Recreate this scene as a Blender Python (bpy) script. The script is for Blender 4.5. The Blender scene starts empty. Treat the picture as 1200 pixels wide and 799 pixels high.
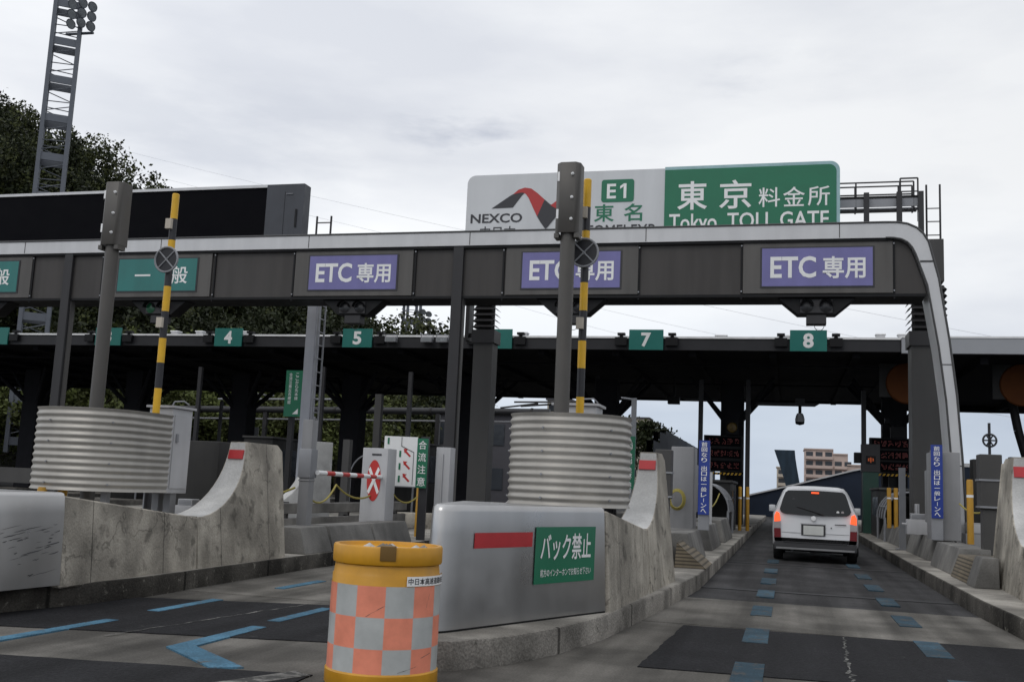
import bpy, bmesh, math, random
import numpy as np
from mathutils import Matrix, Vector
random.seed(7)
S = bpy.context.scene
COL = S.collection
R_ = math.radians

# ------------------------------------------------------------------ camera
F, CX, CY, CAMH = 1200.0, 600.0, 399.5, 1.27          # focal length in photo pixels, eye height in metres
_d = Vector(((923-CX)/F, (583-CY)/F, 1.0)).normalized()  # direction of the lane
_h = Vector((math.cos(R_(2.55)), math.sin(R_(2.55)), 0))  # horizon
_u = _h.cross(_d).normalized()
if _u.y > 0: _u = -_u
_r = _d.cross(_u)
if _r.x < 0: _r = -_r
RW = Matrix((_r, _d, _u))                              # camera vector -> world vector
cam = bpy.data.objects.new("camera", bpy.data.cameras.new("camera"))
COL.objects.link(cam)
cam.data.sensor_width = 36; cam.data.lens = 36.0*F/1200
cam.data.clip_start = 0.05; cam.data.clip_end = 4000
_m = Matrix.Identity(4)
for i in range(3):
    _m[i][0] = RW[i][0]; _m[i][1] = -RW[i][1]; _m[i][2] = -RW[i][2]
_m[2][3] = CAMH
cam.matrix_world = _m
S.camera = cam

def at(px, py, Y):
    """the point at distance Y along the road that shows at photo pixel (px, py)"""
    v = RW @ Vector(((px-CX)/F, (py-CY)/F, 1.0))
    t = Y/v.y
    return Vector((v.x*t, Y, v.z*t+CAMH))

# ------------------------------------------------------------------ world, sun, exposure
w = bpy.data.worlds.new("World"); S.world = w; w.use_nodes = True
nt = w.node_tree; nt.nodes.clear()
def N(t, kind, **kw):
    n = t.nodes.new(kind)
    for k, v in kw.items(): setattr(n, k, v)
    return n
SUN_EL, SUN_AZ = 48, 205                               # behind the camera, to its left
out = N(nt, 'ShaderNodeOutputWorld'); bg = N(nt, 'ShaderNodeBackground'); bg.inputs[1].default_value = 0.1
sky = N(nt, 'ShaderNodeTexSky', sky_type='NISHITA', sun_disc=False)
sky.sun_elevation = R_(SUN_EL); sky.sun_rotation = R_(SUN_AZ)
tc = N(nt, 'ShaderNodeTexCoord'); sep = N(nt, 'ShaderNodeSeparateXYZ')
nt.links.new(tc.outputs['Generated'], sep.inputs[0])
mp = N(nt, 'ShaderNodeMapping'); mp.inputs['Scale'].default_value = (1.0, 1.0, 3.4); mp.inputs['Location'].default_value = (0.35, 0.1, 0.2)
nt.links.new(tc.outputs['Generated'], mp.inputs[0])
nz = N(nt, 'ShaderNodeTexNoise'); nz.inputs['Scale'].default_value = 2.3; nz.inputs['Detail'].default_value = 7; nz.inputs['Roughness'].default_value = .5
nt.links.new(mp.outputs[0], nz.inputs['Vector'])
nz2 = N(nt, 'ShaderNodeTexNoise'); nz2.inputs['Scale'].default_value = 1.4; nz2.inputs['Detail'].default_value = 3
nt.links.new(mp.outputs[0], nz2.inputs['Vector'])
# cloud layer: brightness by height above the horizon, broken up by noise
ad = N(nt, 'ShaderNodeMath', operation='MULTIPLY_ADD'); ad.inputs[1].default_value = .16; ad.inputs[2].default_value = -.08
nt.links.new(nz2.outputs['Fac'], ad.inputs[0])
ae = N(nt, 'ShaderNodeMath', operation='ADD'); nt.links.new(sep.outputs[2], ae.inputs[0]); nt.links.new(ad.outputs[0], ae.inputs[1])
rp = N(nt, 'ShaderNodeValToRGB'); cr = rp.color_ramp
cr.elements[0].position = 0.0; cr.elements[0].color = (.50, .565, .66, 1)
cr.elements[1].position = 1.0; cr.elements[1].color = (.86, .88, .92, 1)
for p, c in ((.09, (.52, .58, .67, 1)), (.15, (.72, .75, .80, 1)), (.205, (.80, .815, .84, 1)), (.30, (.76, .77, .79, 1)), (.45, (.735, .75, .78, 1))):
    e = cr.elements.new(p); e.color = c
nt.links.new(ae.outputs[0], rp.inputs[0])
rc = N(nt, 'ShaderNodeValToRGB'); c2 = rc.color_ramp
c2.elements[0].position = .36; c2.elements[0].color = (.83, .845, .88, 1)
c2.elements[1].position = .58; c2.elements[1].color = (1.06, 1.06, 1.05, 1)
nt.links.new(nz.outputs['Fac'], rc.inputs[0])
mu = N(nt, 'ShaderNodeMixRGB', blend_type='MULTIPLY'); mu.inputs[0].default_value = 1
nt.links.new(rp.outputs[0], mu.inputs[1]); nt.links.new(rc.outputs[0], mu.inputs[2])
# brighter towards the left (west) of the picture
az = N(nt, 'ShaderNodeMath', operation='MULTIPLY_ADD'); az.inputs[1].default_value = -1.9; az.inputs[2].default_value = 11.6
nt.links.new(sep.outputs[0], az.inputs[0])
ms = N(nt, 'ShaderNodeVectorMath', operation='SCALE'); nt.links.new(mu.outputs[0], ms.inputs[0]); nt.links.new(az.outputs[0], ms.inputs['Scale'])
def bank(px, py, inner, outer, depth, scale, lo, hi):
    # darker cloud bank: noise inside a soft cone of the sky around one compass direction and height
    global cloud
    d0 = (RW @ Vector(((px-CX)/F, (py-CY)/F, 1))).normalized()
    sv = N(nt, 'ShaderNodeVectorMath', operation='SUBTRACT'); sv.inputs[1].default_value = d0; nt.links.new(tc.outputs['Generated'], sv.inputs[0])
    sm = N(nt, 'ShaderNodeMapping'); sm.inputs['Scale'].default_value = (1, 1, 3.0); nt.links.new(sv.outputs[0], sm.inputs[0])
    ln = N(nt, 'ShaderNodeVectorMath', operation='LENGTH'); nt.links.new(sm.outputs[0], ln.inputs[0])
    mr = N(nt, 'ShaderNodeMapRange', interpolation_type='SMOOTHSTEP'); mr.inputs[1].default_value = inner; mr.inputs[2].default_value = outer; mr.inputs[3].default_value = 1; mr.inputs[4].default_value = 0
    nt.links.new(ln.outputs['Value'], mr.inputs[0])
    nn = N(nt, 'ShaderNodeTexNoise'); nn.inputs['Scale'].default_value = scale; nn.inputs['Detail'].default_value = 8; nn.inputs['Roughness'].default_value = .55
    nt.links.new(mp.outputs[0], nn.inputs['Vector'])
    nr_ = N(nt, 'ShaderNodeMapRange'); nr_.inputs[1].default_value = lo; nr_.inputs[2].default_value = hi; nt.links.new(nn.outputs['Fac'], nr_.inputs[0])
    mm = N(nt, 'ShaderNodeMath', operation='MULTIPLY'); nt.links.new(mr.outputs[0], mm.inputs[0]); nt.links.new(nr_.outputs[0], mm.inputs[1])
    m2 = N(nt, 'ShaderNodeMath', operation='MULTIPLY'); m2.inputs[1].default_value = depth; nt.links.new(mm.outputs[0], m2.inputs[0])
    mc = N(nt, 'ShaderNodeMixRGB', blend_type='MULTIPLY'); mc.inputs[2].default_value = (.62, .65, .72, 1)
    nt.links.new(m2.outputs[0], mc.inputs[0]); nt.links.new(cloud, mc.inputs[1]); cloud = mc.outputs[0]
cloud = ms.outputs[0]
bank(290, 170, .05, .26, .62, 4.0, .35, .6)
bank(545, 155, .03, .11, .75, 9.0, .42, .62)
bank(900, 90, .02, .12, .35, 8.0, .45, .62)
mx = N(nt, 'ShaderNodeMixRGB'); mx.inputs[0].default_value = .96
nt.links.new(sky.outputs[0], mx.inputs[1]); nt.links.new(cloud, mx.inputs[2])
nt.links.new(mx.outputs[0], bg.inputs[0]); nt.links.new(bg.outputs[0], out.inputs[0])

sun = bpy.data.objects.new("sun", bpy.data.lights.new("sun", 'SUN'))
sun.data.energy = 0.55; sun.data.angle = R_(25); sun.data.color = (1, .97, .92)
_a, _e = R_(SUN_AZ), R_(SUN_EL)
_sd = Vector((math.sin(_a)*math.cos(_e), math.cos(_a)*math.cos(_e), math.sin(_e)))
sun.rotation_euler = _sd.to_track_quat('Z', 'Y').to_euler()
COL.objects.link(sun)
S.view_settings.view_transform = 'Standard'; S.view_settings.look = 'None'
S.view_settings.exposure = 0.0; S.view_settings.gamma = 1
S.render.engine = 'CYCLES'
S.cycles.max_bounces = 5; S.cycles.diffuse_bounces = 3; S.cycles.glossy_bounces = 3

# ------------------------------------------------------------------ materials
def mat(name, col, rough=.6, metal=0.0, var=.12, scale=2.5, streak=0.0, spots=0.0, bump=0.0, emit=0.0, spec=.5, joints=None, fine=0.0, tracks=0.0, cracks=0.0, wear=None, form=0.0):
    m = bpy.data.materials.new(name); m.use_nodes = True
    t = m.node_tree; b = t.nodes['Principled BSDF']
    b.inputs['Roughness'].default_value = rough; b.inputs['Metallic'].default_value = metal
    b.inputs['Specular IOR Level'].default_value = spec
    g = N(t, 'ShaderNodeNewGeometry')
    n1 = N(t, 'ShaderNodeTexNoise'); n1.inputs['Scale'].default_value = scale; n1.inputs['Detail'].default_value = 6; n1.inputs['Roughness'].default_value = .62
    t.links.new(g.outputs['Position'], n1.inputs['Vector'])
    r1 = N(t, 'ShaderNodeMapRange'); r1.inputs[1].default_value = .3; r1.inputs[2].default_value = .7
    r1.inputs[3].default_value = 1-var; r1.inputs[4].default_value = 1+var
    t.links.new(n1.outputs['Fac'], r1.inputs[0])
    fac = r1.outputs[0]
    def times(other):
        nonlocal fac
        k = N(t, 'ShaderNodeMath', operation='MULTIPLY'); t.links.new(fac, k.inputs[0]); t.links.new(other, k.inputs[1]); fac = k.outputs[0]
    def noise_range(vec, sc, lo, hi, a, bb, det=5):
        q = N(t, 'ShaderNodeTexNoise'); q.inputs['Scale'].default_value = sc; q.inputs['Detail'].default_value = det
        t.links.new(vec, q.inputs['Vector'])
        r = N(t, 'ShaderNodeMapRange'); r.inputs[1].default_value = lo; r.inputs[2].default_value = hi; r.inputs[3].default_value = a; r.inputs[4].default_value = bb
        t.links.new(q.outputs['Fac'], r.inputs[0]); times(r.outputs[0])
    if streak:                                          # rain streaks running down
        mpp = N(t, 'ShaderNodeMapping'); mpp.inputs['Scale'].default_value = (3.2, 3.2, .35)
        t.links.new(g.outputs['Position'], mpp.inputs[0]); noise_range(mpp.outputs[0], 1.0, .35, .62, 1-streak, 1.03)
    if spots: noise_range(g.outputs['Position'], 1.1, .42, .62, 1-spots, 1.0, 8)
    if fine: noise_range(g.outputs['Position'], 60, .3, .7, 1-fine, 1+fine, 3)
    if tracks:                                          # wear drawn out along the lane
        mpt = N(t, 'ShaderNodeMapping'); mpt.inputs['Scale'].default_value = (2.6, .12, 1)
        t.links.new(g.outputs['Position'], mpt.inputs[0]); noise_range(mpt.outputs[0], 1.0, .35, .65, 1-tracks, 1+tracks*.4, 6)
    if cracks:
        nd = N(t, 'ShaderNodeTexNoise'); nd.inputs['Scale'].default_value = 3; nd.inputs['Detail'].default_value = 6
        t.links.new(g.outputs['Position'], nd.inputs['Vector'])
        va_ = N(t, 'ShaderNodeVectorMath', operation='SCALE'); va_.inputs['Scale'].default_value = .9; t.links.new(nd.outputs['Color'], va_.inputs[0])
        vb_ = N(t, 'ShaderNodeVectorMath', operation='ADD'); t.links.new(g.outputs['Position'], vb_.inputs[0]); t.links.new(va_.outputs[0], vb_.inputs[1])
        vo = N(t, 'ShaderNodeTexVoronoi', feature='DISTANCE_TO_EDGE'); vo.inputs['Scale'].default_value = .8; t.links.new(vb_.outputs[0], vo.inputs['Vector'])
        rr_ = N(t, 'ShaderNodeMapRange'); rr_.inputs[1].default_value = .004; rr_.inputs[2].default_value = .016; rr_.inputs[3].default_value = 1-cracks; rr_.inputs[4].default_value = 1
        t.links.new(vo.outputs['Distance'], rr_.inputs[0])
        nm = N(t, 'ShaderNodeTexNoise'); nm.inputs['Scale'].default_value = .9; t.links.new(g.outputs['Position'], nm.inputs['Vector'])
        rm = N(t, 'ShaderNodeMapRange'); rm.inputs[1].default_value = .48; rm.inputs[2].default_value = .56; t.links.new(nm.outputs['Fac'], rm.inputs[0])
        mk = N(t, 'ShaderNodeMix'); mk.inputs[2].default_value = 1.0; t.links.new(rm.outputs[0], mk.inputs[0]); t.links.new(rr_.outputs[0], mk.inputs[3]); times(mk.outputs[0])
        if form: pass
        # dark pits and blots
        noise_range(g.outputs['Position'], 5.5, .60, .70, 1.0, .55, 2)
    if joints:                                          # (axis, pitch, width): dark joint lines
        sp = N(t, 'ShaderNodeSeparateXYZ'); t.links.new(g.outputs['Position'], sp.inputs[0])
        for ax, pitch, wd in joints:
            a = N(t, 'ShaderNodeMath', operation='PINGPONG'); a.inputs[1].default_value = pitch/2
            t.links.new(sp.outputs[ax], a.inputs[0])
            c = N(t, 'ShaderNodeMapRange'); c.inputs[1].default_value = wd*.4; c.inputs[2].default_value = wd; c.inputs[3].default_value = .3; c.inputs[4].default_value = 1
            t.links.new(a.outputs[0], c.inputs[0]); times(c.outputs[0])
    v = N(t, 'ShaderNodeVectorMath', operation='SCALE'); v.inputs[0].default_value = col[:3]
    t.links.new(fac, v.inputs['Scale']); colo = v.outputs[0]
    if wear:                                            # paint rubbed off: the road shows through
        wn = N(t, 'ShaderNodeTexNoise'); wn.inputs['Scale'].default_value = 7; wn.inputs['Detail'].default_value = 10; wn.inputs['Roughness'].default_value = .75
        t.links.new(g.outputs['Position'], wn.inputs['Vector'])
        wr = N(t, 'ShaderNodeMapRange'); wr.inputs[1].default_value = wear[0]; wr.inputs[2].default_value = wear[0]+.07; t.links.new(wn.outputs['Fac'], wr.inputs[0])
        wm = N(t, 'ShaderNodeMixRGB'); wm.inputs[2].default_value = (*wear[1], 1); t.links.new(wr.outputs[0], wm.inputs[0]); t.links.new(colo, wm.inputs[1]); colo = wm.outputs[0]
    t.links.new(colo, b.inputs['Base Color'])
    if not var: return m
    rr = N(t, 'ShaderNodeMapRange'); rr.inputs[1].default_value = .3; rr.inputs[2].default_value = .7
    rr.inputs[3].default_value = max(.02, rough-.08); rr.inputs[4].default_value = min(1, rough+.08)
    t.links.new(n1.outputs['Fac'], rr.inputs[0]); t.links.new(rr.outputs[0], b.inputs['Roughness'])
    if bump:
        nb = N(t, 'ShaderNodeTexNoise'); nb.inputs['Scale'].default_value = 35; nb.inputs['Detail'].default_value = 6
        t.links.new(g.outputs['Position'], nb.inputs['Vector'])
        bu = N(t, 'ShaderNodeBump'); bu.inputs['Strength'].default_value = bump; bu.inputs['Distance'].default_value = .02
        t.links.new(nb.outputs['Fac'], bu.inputs['Height']); t.links.new(bu.outputs[0], b.inputs['Normal'])
    if emit:
        b.inputs['Emission Color'].default_value = (*col[:3], 1); b.inputs['Emission Strength'].default_value = emit
    return m

M = dict(
 asphalt=mat('asphalt', (.058, .057, .058), .85, var=.25, scale=1.2, spots=.3, bump=.35, fine=.25, tracks=.45, spec=0.12),
 apron=mat('concrete_paving', (.155, .146, .132), .85, var=.22, scale=.9, spots=.42, bump=.3, fine=.2, tracks=.42, spec=0.12),
 band=mat('pale_paving', (.178, .168, .151), .85, var=.2, scale=.8, spots=.38, bump=.3, fine=.18, tracks=.42, spec=0.12),
 patch=mat('fresh_asphalt', (.023, .023, .025), .85, var=.3, scale=1.5, bump=.45, fine=.35, tracks=.3, spec=.1, wear=(.63, (.075, .072, .068))),
 seam=mat('seam_tar', (.02, .02, .021), .8),
 blue=mat('blue_road_paint', (.085, .195, .285), .8, var=.25, scale=5, spots=.3, fine=.25, spec=.12, wear=(.56, (.10, .097, .09))),
 white=mat('worn_white_paint', (.27, .265, .25), .8, var=.3, scale=6, spots=.5, spec=.12, wear=(.46, (.06, .06, .058))),
 kerb=mat('kerb_concrete', (.31, .29, .26), .9, var=.3, scale=2.6, spots=.55, bump=.6, fine=.25, joints=[(1, 2.0, .03)], spec=.12, wear=(.60, (.09, .085, .075))),
 kerbdark=mat('tyre_blackened_kerb', (.085, .079, .07), .9, var=.4, scale=2.6, spots=.6, bump=.5, fine=.25, joints=[(1, 2.0, .03)], spec=.12, wear=(.58, (.20, .19, .165))),
 bluew=mat('worn_blue_road_paint', (.052, .095, .128), .8, var=.3, scale=5, spots=.4, fine=.25, spec=.12, wear=(.53, (.075, .073, .07))),
 kerbtop=mat('island_concrete', (.34, .32, .285), .9, var=.28, scale=2, spots=.5, bump=.3, fine=.18, spec=.2),
 conc=mat('barrier_concrete', (.45, .415, .355), .85, var=.24, scale=2.2, streak=.3, spots=.34, bump=.4, fine=.12, cracks=.4, spec=.2, joints=[(1, 1.21, .008)]),
 ramp=mat('pale_ramp_concrete', (.52, .515, .50), .8, var=.15, scale=3.2, spots=.3, bump=.3, fine=.1),  # paler tone than the barrier concrete, for the ramps
 block=mat('block_concrete', (.205, .198, .185), .85, var=.2, scale=3, streak=.25, spots=.4, bump=.3, fine=.12),
 tan=mat('tan_ribbed_plate', (.19, .155, .105), .8, var=.25, scale=4, joints=[(2, .05, .014)], spots=.3),
 steel=mat('brushed_stainless', (.50, .495, .49), .34, metal=.9, var=.06, scale=1.2, streak=.06, spots=.08),
 corr=mat('galvanised_sheet', (.42, .40, .365), .45, metal=.3, var=.12, scale=2, streak=.1, spots=.15),
 galv=mat('galvanised_steel', (.27, .275, .29), .5, metal=.4, var=.1, scale=3),
 pole=mat('grey_brown_pole_paint', (.088, .082, .075), .5, metal=.2, var=.12, scale=3, streak=.1),
 dpost=mat('dark_grey_paint', (.036, .035, .037), .5, metal=.1, var=.12, scale=2, streak=.1, spec=.35),
 colm=mat('charcoal_column_paint', (.062, .06, .058), .55, var=.1, scale=1.4, streak=.1, spec=.35),
 panel=mat('dark_bronze_panel', (.062, .057, .054), .5, metal=.1, var=.06, scale=.8, streak=.18, spec=.3),
 signbox=mat('grey_sign_housing', (.112, .106, .10), .5, metal=.1, var=.06, scale=1.1, streak=.18, spec=.3),
 trim=mat('silver_trim', (.56, .56, .565), .42, metal=.25, var=.05, scale=1.5, streak=.06),
 black=mat('black_paint', (.007, .007, .008), .55, spec=.25),
 soff=mat('dark_soffit', (.021, .021, .024), .8, var=.2, spec=.1),
 fascia=mat('dark_fascia', (.03, .03, .033), .5, var=.1, spec=.3),
 fascia2=mat('grey_fascia', (.32, .33, .35), .5, var=.06, scale=1),
 lip=mat('white_metal_flashing', (.8, .8, .8), .4),
 purple=mat('violet_sign_face', (.165, .155, .365), .45, var=.08, scale=2, streak=.06),
 teal=mat('teal_sign_face', (.02, .165, .15), .45, var=.08, scale=2, streak=.08),
 green=mat('green_sign_sheet', (.008, .15, .075), .4, var=.06, scale=2),
 numgreen=mat('lane_number_green', (.008, .15, .125), .45, var=.06),
 letter=mat('white_lettering', (.80, .80, .79), .5, var=.05),
 signwhite=mat('white_sign_sheet', (.58, .59, .60), .4, var=.03, scale=1, streak=.03),
 cyan=mat('sign_edge_aluminium', (.30, .46, .48), .4),
 lred=mat('red_print', (.42, .03, .03), .45, var=.05), ldark=mat('dark_print', (.03, .03, .035), .5),
 yellow=mat('yellow_pole_paint', (.70, .40, .015), .45, var=.1, scale=6),
 pblack=mat('black_pole_paint', (.018, .018, .022), .45),
 drum=mat('amber_plastic', (.54, .26, .010), .42, var=.16, scale=4, streak=.15),
 checko=mat('orange_reflective_sheet', (.82, .27, .17), .4, var=.12, scale=7, spots=.12),
 checkg=mat('grey_reflective_sheet', (.45, .465, .455), .4, var=.1, scale=7, spots=.15),
 redref=mat('red_reflector', (.42, .02, .025), .35, var=.1, scale=6),
 whitebox=mat('white_cabinet_paint', (.44, .44, .45), .5, var=.06, streak=.1),
 greybox=mat('grey_cabinet_paint', (.24, .24, .245), .5, var=.08, streak=.15),
 dgrey=mat('dark_grey_box', (.032, .031, .03), .6, var=.2, streak=.3, spec=.25),
 screen=mat('dead_led_screen', (.0015, .0015, .003), .6, spec=.06),
 bluesign=mat('blue_sign_sheet', (.016, .042, .26), .45), 
 redpaint=mat('red_stripe', (.50, .03, .025), .45),
 ledred=mat('dim_red_led', (.085, .014, .012), .5, emit=.25),
 amber=mat('amber_lens', (.16, .09, .0), .3), orange=mat('orange_roof_disc', (.12, .042, .015), .7, var=.15, spec=.1),
 rope=mat('yellow_rope', (.30, .25, .06), .8),
 leaf=mat('dark_leaves', (.020, .026, .010), .6, var=.55, scale=.35, spec=.2),
 leaf2=mat('olive_leaves', (.052, .06, .018), .6, var=.5, scale=.35, spec=.2),
 bark=mat('bark', (.06, .048, .036), .9), soil=mat('hill_soil', (.02, .021, .011), .95, var=.3),
 paint=mat('silver_car_paint', (.60, .605, .615), .3, metal=.25, var=.0), glass=mat('tinted_glass', (.012, .014, .016), .08, spec=.3),
 rubber=mat('rubber', (.015, .015, .016), .8), plastic=mat('grey_bumper_plastic', (.04, .04, .043), .6),
 lamp=mat('lit_brake_lamp', (1, .11, .03), .3, emit=1.0), tail=mat('red_tail_lens', (.16, .008, .012), .25), clear=mat('clear_lens', (.40, .36, .36), .25),
 plate=mat('blank_plate', (.62, .63, .60), .5), pink=mat('pink_tile_wall', (.52, .41, .36), .8, var=.1, scale=.3), cream=mat('cream_wall', (.50, .45, .38), .8),
 win=mat('dark_window', (.035, .04, .048), .2), navy=mat('navy_cladding', (.013, .02, .036), .5, var=.2, scale=.5, spec=.25), tealwall=mat('weathered_teal_cladding', (.022, .04, .06), .6, var=.25, scale=.6, streak=.4, spec=.25),
 greygreen=mat('grey_building_wall', (.07, .068, .078), .8), junk=mat('crumpled_litter', (.42, .41, .39), .7, var=.3, scale=20), brown=mat('dark_brown_clip', (.14, .075, .012), .6),
 dgreen=mat('dark_green_machine', (.012, .05, .035), .5), cable=mat('cable', (.05, .05, .052), .6), wire=mat('overhead_wire', (.55, .56, .58), .7),
 trimd=mat('dark_trim_edge', (.05, .05, .05), .5), lens=mat('signal_lens', (.02, .02, .022), .3), glens=mat('green_signal_lens', (.01, .08, .035), .3),
 pylon=mat('blue_grey_pylon_paint', (.34, .35, .385), .5, var=.08, scale=1.5, streak=.1),
 leaf3=mat('lighter_leaves', (.10, .12, .036), .6, var=.5, scale=.5, spec=.2), bollardp=mat('faded_yellow_paint', (.42, .22, .015), .5, var=.15, scale=6),
 dimorange=mat('dim_orange_led', (.45, .09, .02), .5, emit=.35), scuff=mat('rubber_scuff', (.09, .09, .092), .8, var=.3, scale=30),
 endbox=mat('slate_grey_paint', (.058, .062, .072), .5, metal=.1, var=.1, streak=.1, spec=.35),
 towerp=mat('tower_steel', (.12, .13, .15), .5, metal=.3, var=.1), flood=mat('floodlight_glass', (.35, .37, .38), .25, metal=.4),
)

# ------------------------------------------------------------------ mesh builder
_font = {}
def glyphs(body, offset):
    k = (body, offset)
    if k not in _font:
        c = bpy.data.curves.new('t', 'FONT'); c.body = body; c.size = 1; c.offset = offset; c.resolution_u = 3
        o = bpy.data.objects.new('t', c); COL.objects.link(o)
        dg = bpy.context.evaluated_depsgraph_get(); me = o.evaluated_get(dg).to_mesh()
        _font[k] = ([tuple(v.co) for v in me.vertices], [tuple(p.vertices) for p in me.polygons])
        o.evaluated_get(dg).to_mesh_clear(); bpy.data.objects.remove(o); bpy.data.curves.remove(c)
    return _font[k]

class MB:
    def __init__(s): s.v = []; s.f = []; s.mi = []; s.ms = []; s.T = Matrix.Identity(4)
    def mat(s, m):
        m = M[m]
        if m not in s.ms: s.ms.append(m)
        return s.ms.index(m)
    def add(s, vs, fs, m):
        b = len(s.v); k = s.mat(m)
        s.v += [tuple(s.T @ Vector(p)) for p in vs]
        for f in fs: s.f.append(tuple(i+b for i in f)); s.mi.append(k)
        return s
    def box(s, x0, y0, z0, x1, y1, z1, m, skip=''):
        v = [(x0,y0,z0),(x1,y0,z0),(x1,y1,z0),(x0,y1,z0),(x0,y0,z1),(x1,y0,z1),(x1,y1,z1),(x0,y1,z1)]
        return s.add(v, [(3,2,1,0),(4,5,6,7),(0,1,5,4),(1,2,6,5),(2,3,7,6),(3,0,4,7)], m)
    def cbox(s, cx, cy, z0, w, d, h, m): return s.box(cx-w/2, cy-d/2, z0, cx+w/2, cy+d/2, z0+h, m)
    def bar(s, p, q, r, m, n=8, r2=None):
        p, q = Vector(p), Vector(q); d = (q-p)
        if d.length < 1e-6: return s
        a = d.to_track_quat('Z', 'Y'); r2 = r if r2 is None else r2; vs = []
        for c, rr in ((p, r), (q, r2)):
            for i in range(n):
                t = 2*math.pi*(i+.5)/n; vs.append(tuple(c + a @ Vector((rr*math.cos(t), rr*math.sin(t), 0))))
        fs = [(i, (i+1) % n, n+(i+1) % n, n+i) for i in range(n)] + [tuple(range(n-1, -1, -1)), tuple(range(n, 2*n))]
        return s.add(vs, fs, m)
    def tube(s, pts, r, m, n=6):
        for a, b in zip(pts[:-1], pts[1:]): s.bar(a, b, r, m, n)
        return s
    def lathe(s, prof, c, m, n=32, axis='z'):
        vs = []; fs = []
        for r, z in prof:
            for i in range(n):
                t = 2*math.pi*i/n
                if axis == 'z': vs.append((c[0]+r*math.cos(t), c[1]+r*math.sin(t), c[2]+z))
                elif axis == 'y': vs.append((c[0]+r*math.cos(t), c[1]+z, c[2]+r*math.sin(t)))
                else: vs.append((c[0]+z, c[1]+r*math.cos(t), c[2]+r*math.sin(t)))
        for j in range(len(prof)-1):
            for i in range(n):
                k = (i+1) % n; q = (j*n+i, j*n+k, (j+1)*n+k, (j+1)*n+i)
                fs.append(q if axis != 'y' else q[::-1])
        return s.add(vs, fs, m)
    def prism(s, poly, a, b, m, axis='y'):
        """polygon in the plane across `axis`, pushed from a to b"""
        n = len(poly)
        def p3(p, t): return {'y': (p[0], t, p[1]), 'z': (p[0], p[1], t), 'x': (t, p[0], p[1])}[axis]
        vs = [p3(p, a) for p in poly] + [p3(p, b) for p in poly]
        fs = [(i, (i+1) % n, n+(i+1) % n, n+i) for i in range(n)] + [tuple(range(n-1, -1, -1)), tuple(range(n, 2*n))]
        return s.add(vs, fs, m)
    def grid(s, rows, m, close=False):
        """rows of equal-length point lists joined into a skin"""
        n = len(rows[0]); vs = [p for r in rows for p in r]; fs = []
        for j in range(len(rows)-1):
            for i in range(n if close else n-1):
                k = (i+1) % n; fs.append((j*n+i, j*n+k, (j+1)*n+k, (j+1)*n+i))
        return s.add(vs, fs, m)
    def text(s, body, x0, z0, w, h, y, m, bold=.012, fn=None):
        """lettering filling the box (x0,z0,w,h) in the XZ plane at depth y, facing -Y"""
        vs, fs = glyphs(body, bold)
        xs = [v[0] for v in vs]; ys = [v[1] for v in vs]; ax, bx, ay, by = min(xs), max(xs), min(ys), max(ys)
        P = [(x0+(v[0]-ax)/(bx-ax)*w, y, z0+(v[1]-ay)/max(1e-6, by-ay)*h) for v in vs]
        if fn: P = [fn(p) for p in P]
        return s.add(P, fs, m)
    def vtext(s, body, cx, ztop, size, y, m, bold=.02, pitch=1.12, squeeze=1):
        z = ztop
        for ch in body:
            if ch == ' ': z -= size*.6; continue
            if ch == 'ー': s.box(cx-size*.05, y-.001, z-size*.9, cx+size*.05, y, z-size*.1, m)
            elif ch == '一': s.box(cx-size*.45*squeeze, y-.001, z-size*.57, cx+size*.45*squeeze, y, z-size*.45, m)
            else: s.text(ch, cx-size*.46*squeeze, z-size*.95, size*.92*squeeze, size*.92, y, m, bold)
            z -= size*pitch
        return s
    def build(s, name, parent=None, bevel=0, smooth=True, angle=35, fixn=True, seg=2):
        me = bpy.data.meshes.new(name); me.from_pydata(s.v, [], s.f)
        for m in s.ms: me.materials.append(m)
        me.polygons.foreach_set('material_index', s.mi)
        if fixn or bevel:
            bm = bmesh.new(); bm.from_mesh(me)
            if fixn: bmesh.ops.recalc_face_normals(bm, faces=bm.faces)
            if bevel:
                bmesh.ops.remove_doubles(bm, verts=bm.verts, dist=1e-5)
                es = [e for e in bm.edges if len(e.link_faces) == 2 and e.calc_face_angle(0) > R_(28)]
                bmesh.ops.bevel(bm, geom=es, offset=bevel, segments=seg, affect='EDGES', profile=.6, clamp_overlap=True)
            bm.to_mesh(me); bm.free()
        if smooth:
            me.polygons.foreach_set('use_smooth', [True]*len(me.polygons)); me.set_sharp_from_angle(angle=R_(angle))
        me.update()
        o = bpy.data.objects.new(name, me); COL.objects.link(o)
        if parent: o.parent = parent
        return o

def tag(o, label=None, cat=None, group=None, kind=None):
    if label: o['label'] = label
    if cat: o['category'] = cat
    if group: o['group'] = group
    if kind: o['kind'] = kind
    return o
def thing(name, label, cat, loc=(0, 0, 0), rz=0, group=None):
    o = bpy.data.objects.new(name, None); COL.objects.link(o); o.empty_display_size = .2
    o.location = loc; o.rotation_euler = (0, 0, rz)
    return tag(o, label, cat, group)
def dup(root, loc, rz=None, label=None, group=None, scale=None, skip=()):
    r = root.copy(); COL.objects.link(r); r.location = loc
    if rz is not None: r.rotation_euler = (0, 0, rz)
    if scale: r.scale = scale if not isinstance(scale, (int, float)) else (scale,)*3
    tag(r, label, None, group)
    for ch in list(root.children):
        if ch.name.split('.')[0] in skip: continue
        c = ch.copy(); COL.objects.link(c); c.parent = r
        for g in list(ch.children):
            d = g.copy(); COL.objects.link(d); d.parent = c
    return r
def one(mb, name, label, cat, group=None, loc=None, **kw):
    o = mb.build(name, None, **kw); tag(o, label, cat, group)
    if loc: o.location = loc
    return o
def struct(mb, name, **kw): return tag(mb.build(name, None, **kw), kind='structure')

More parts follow.
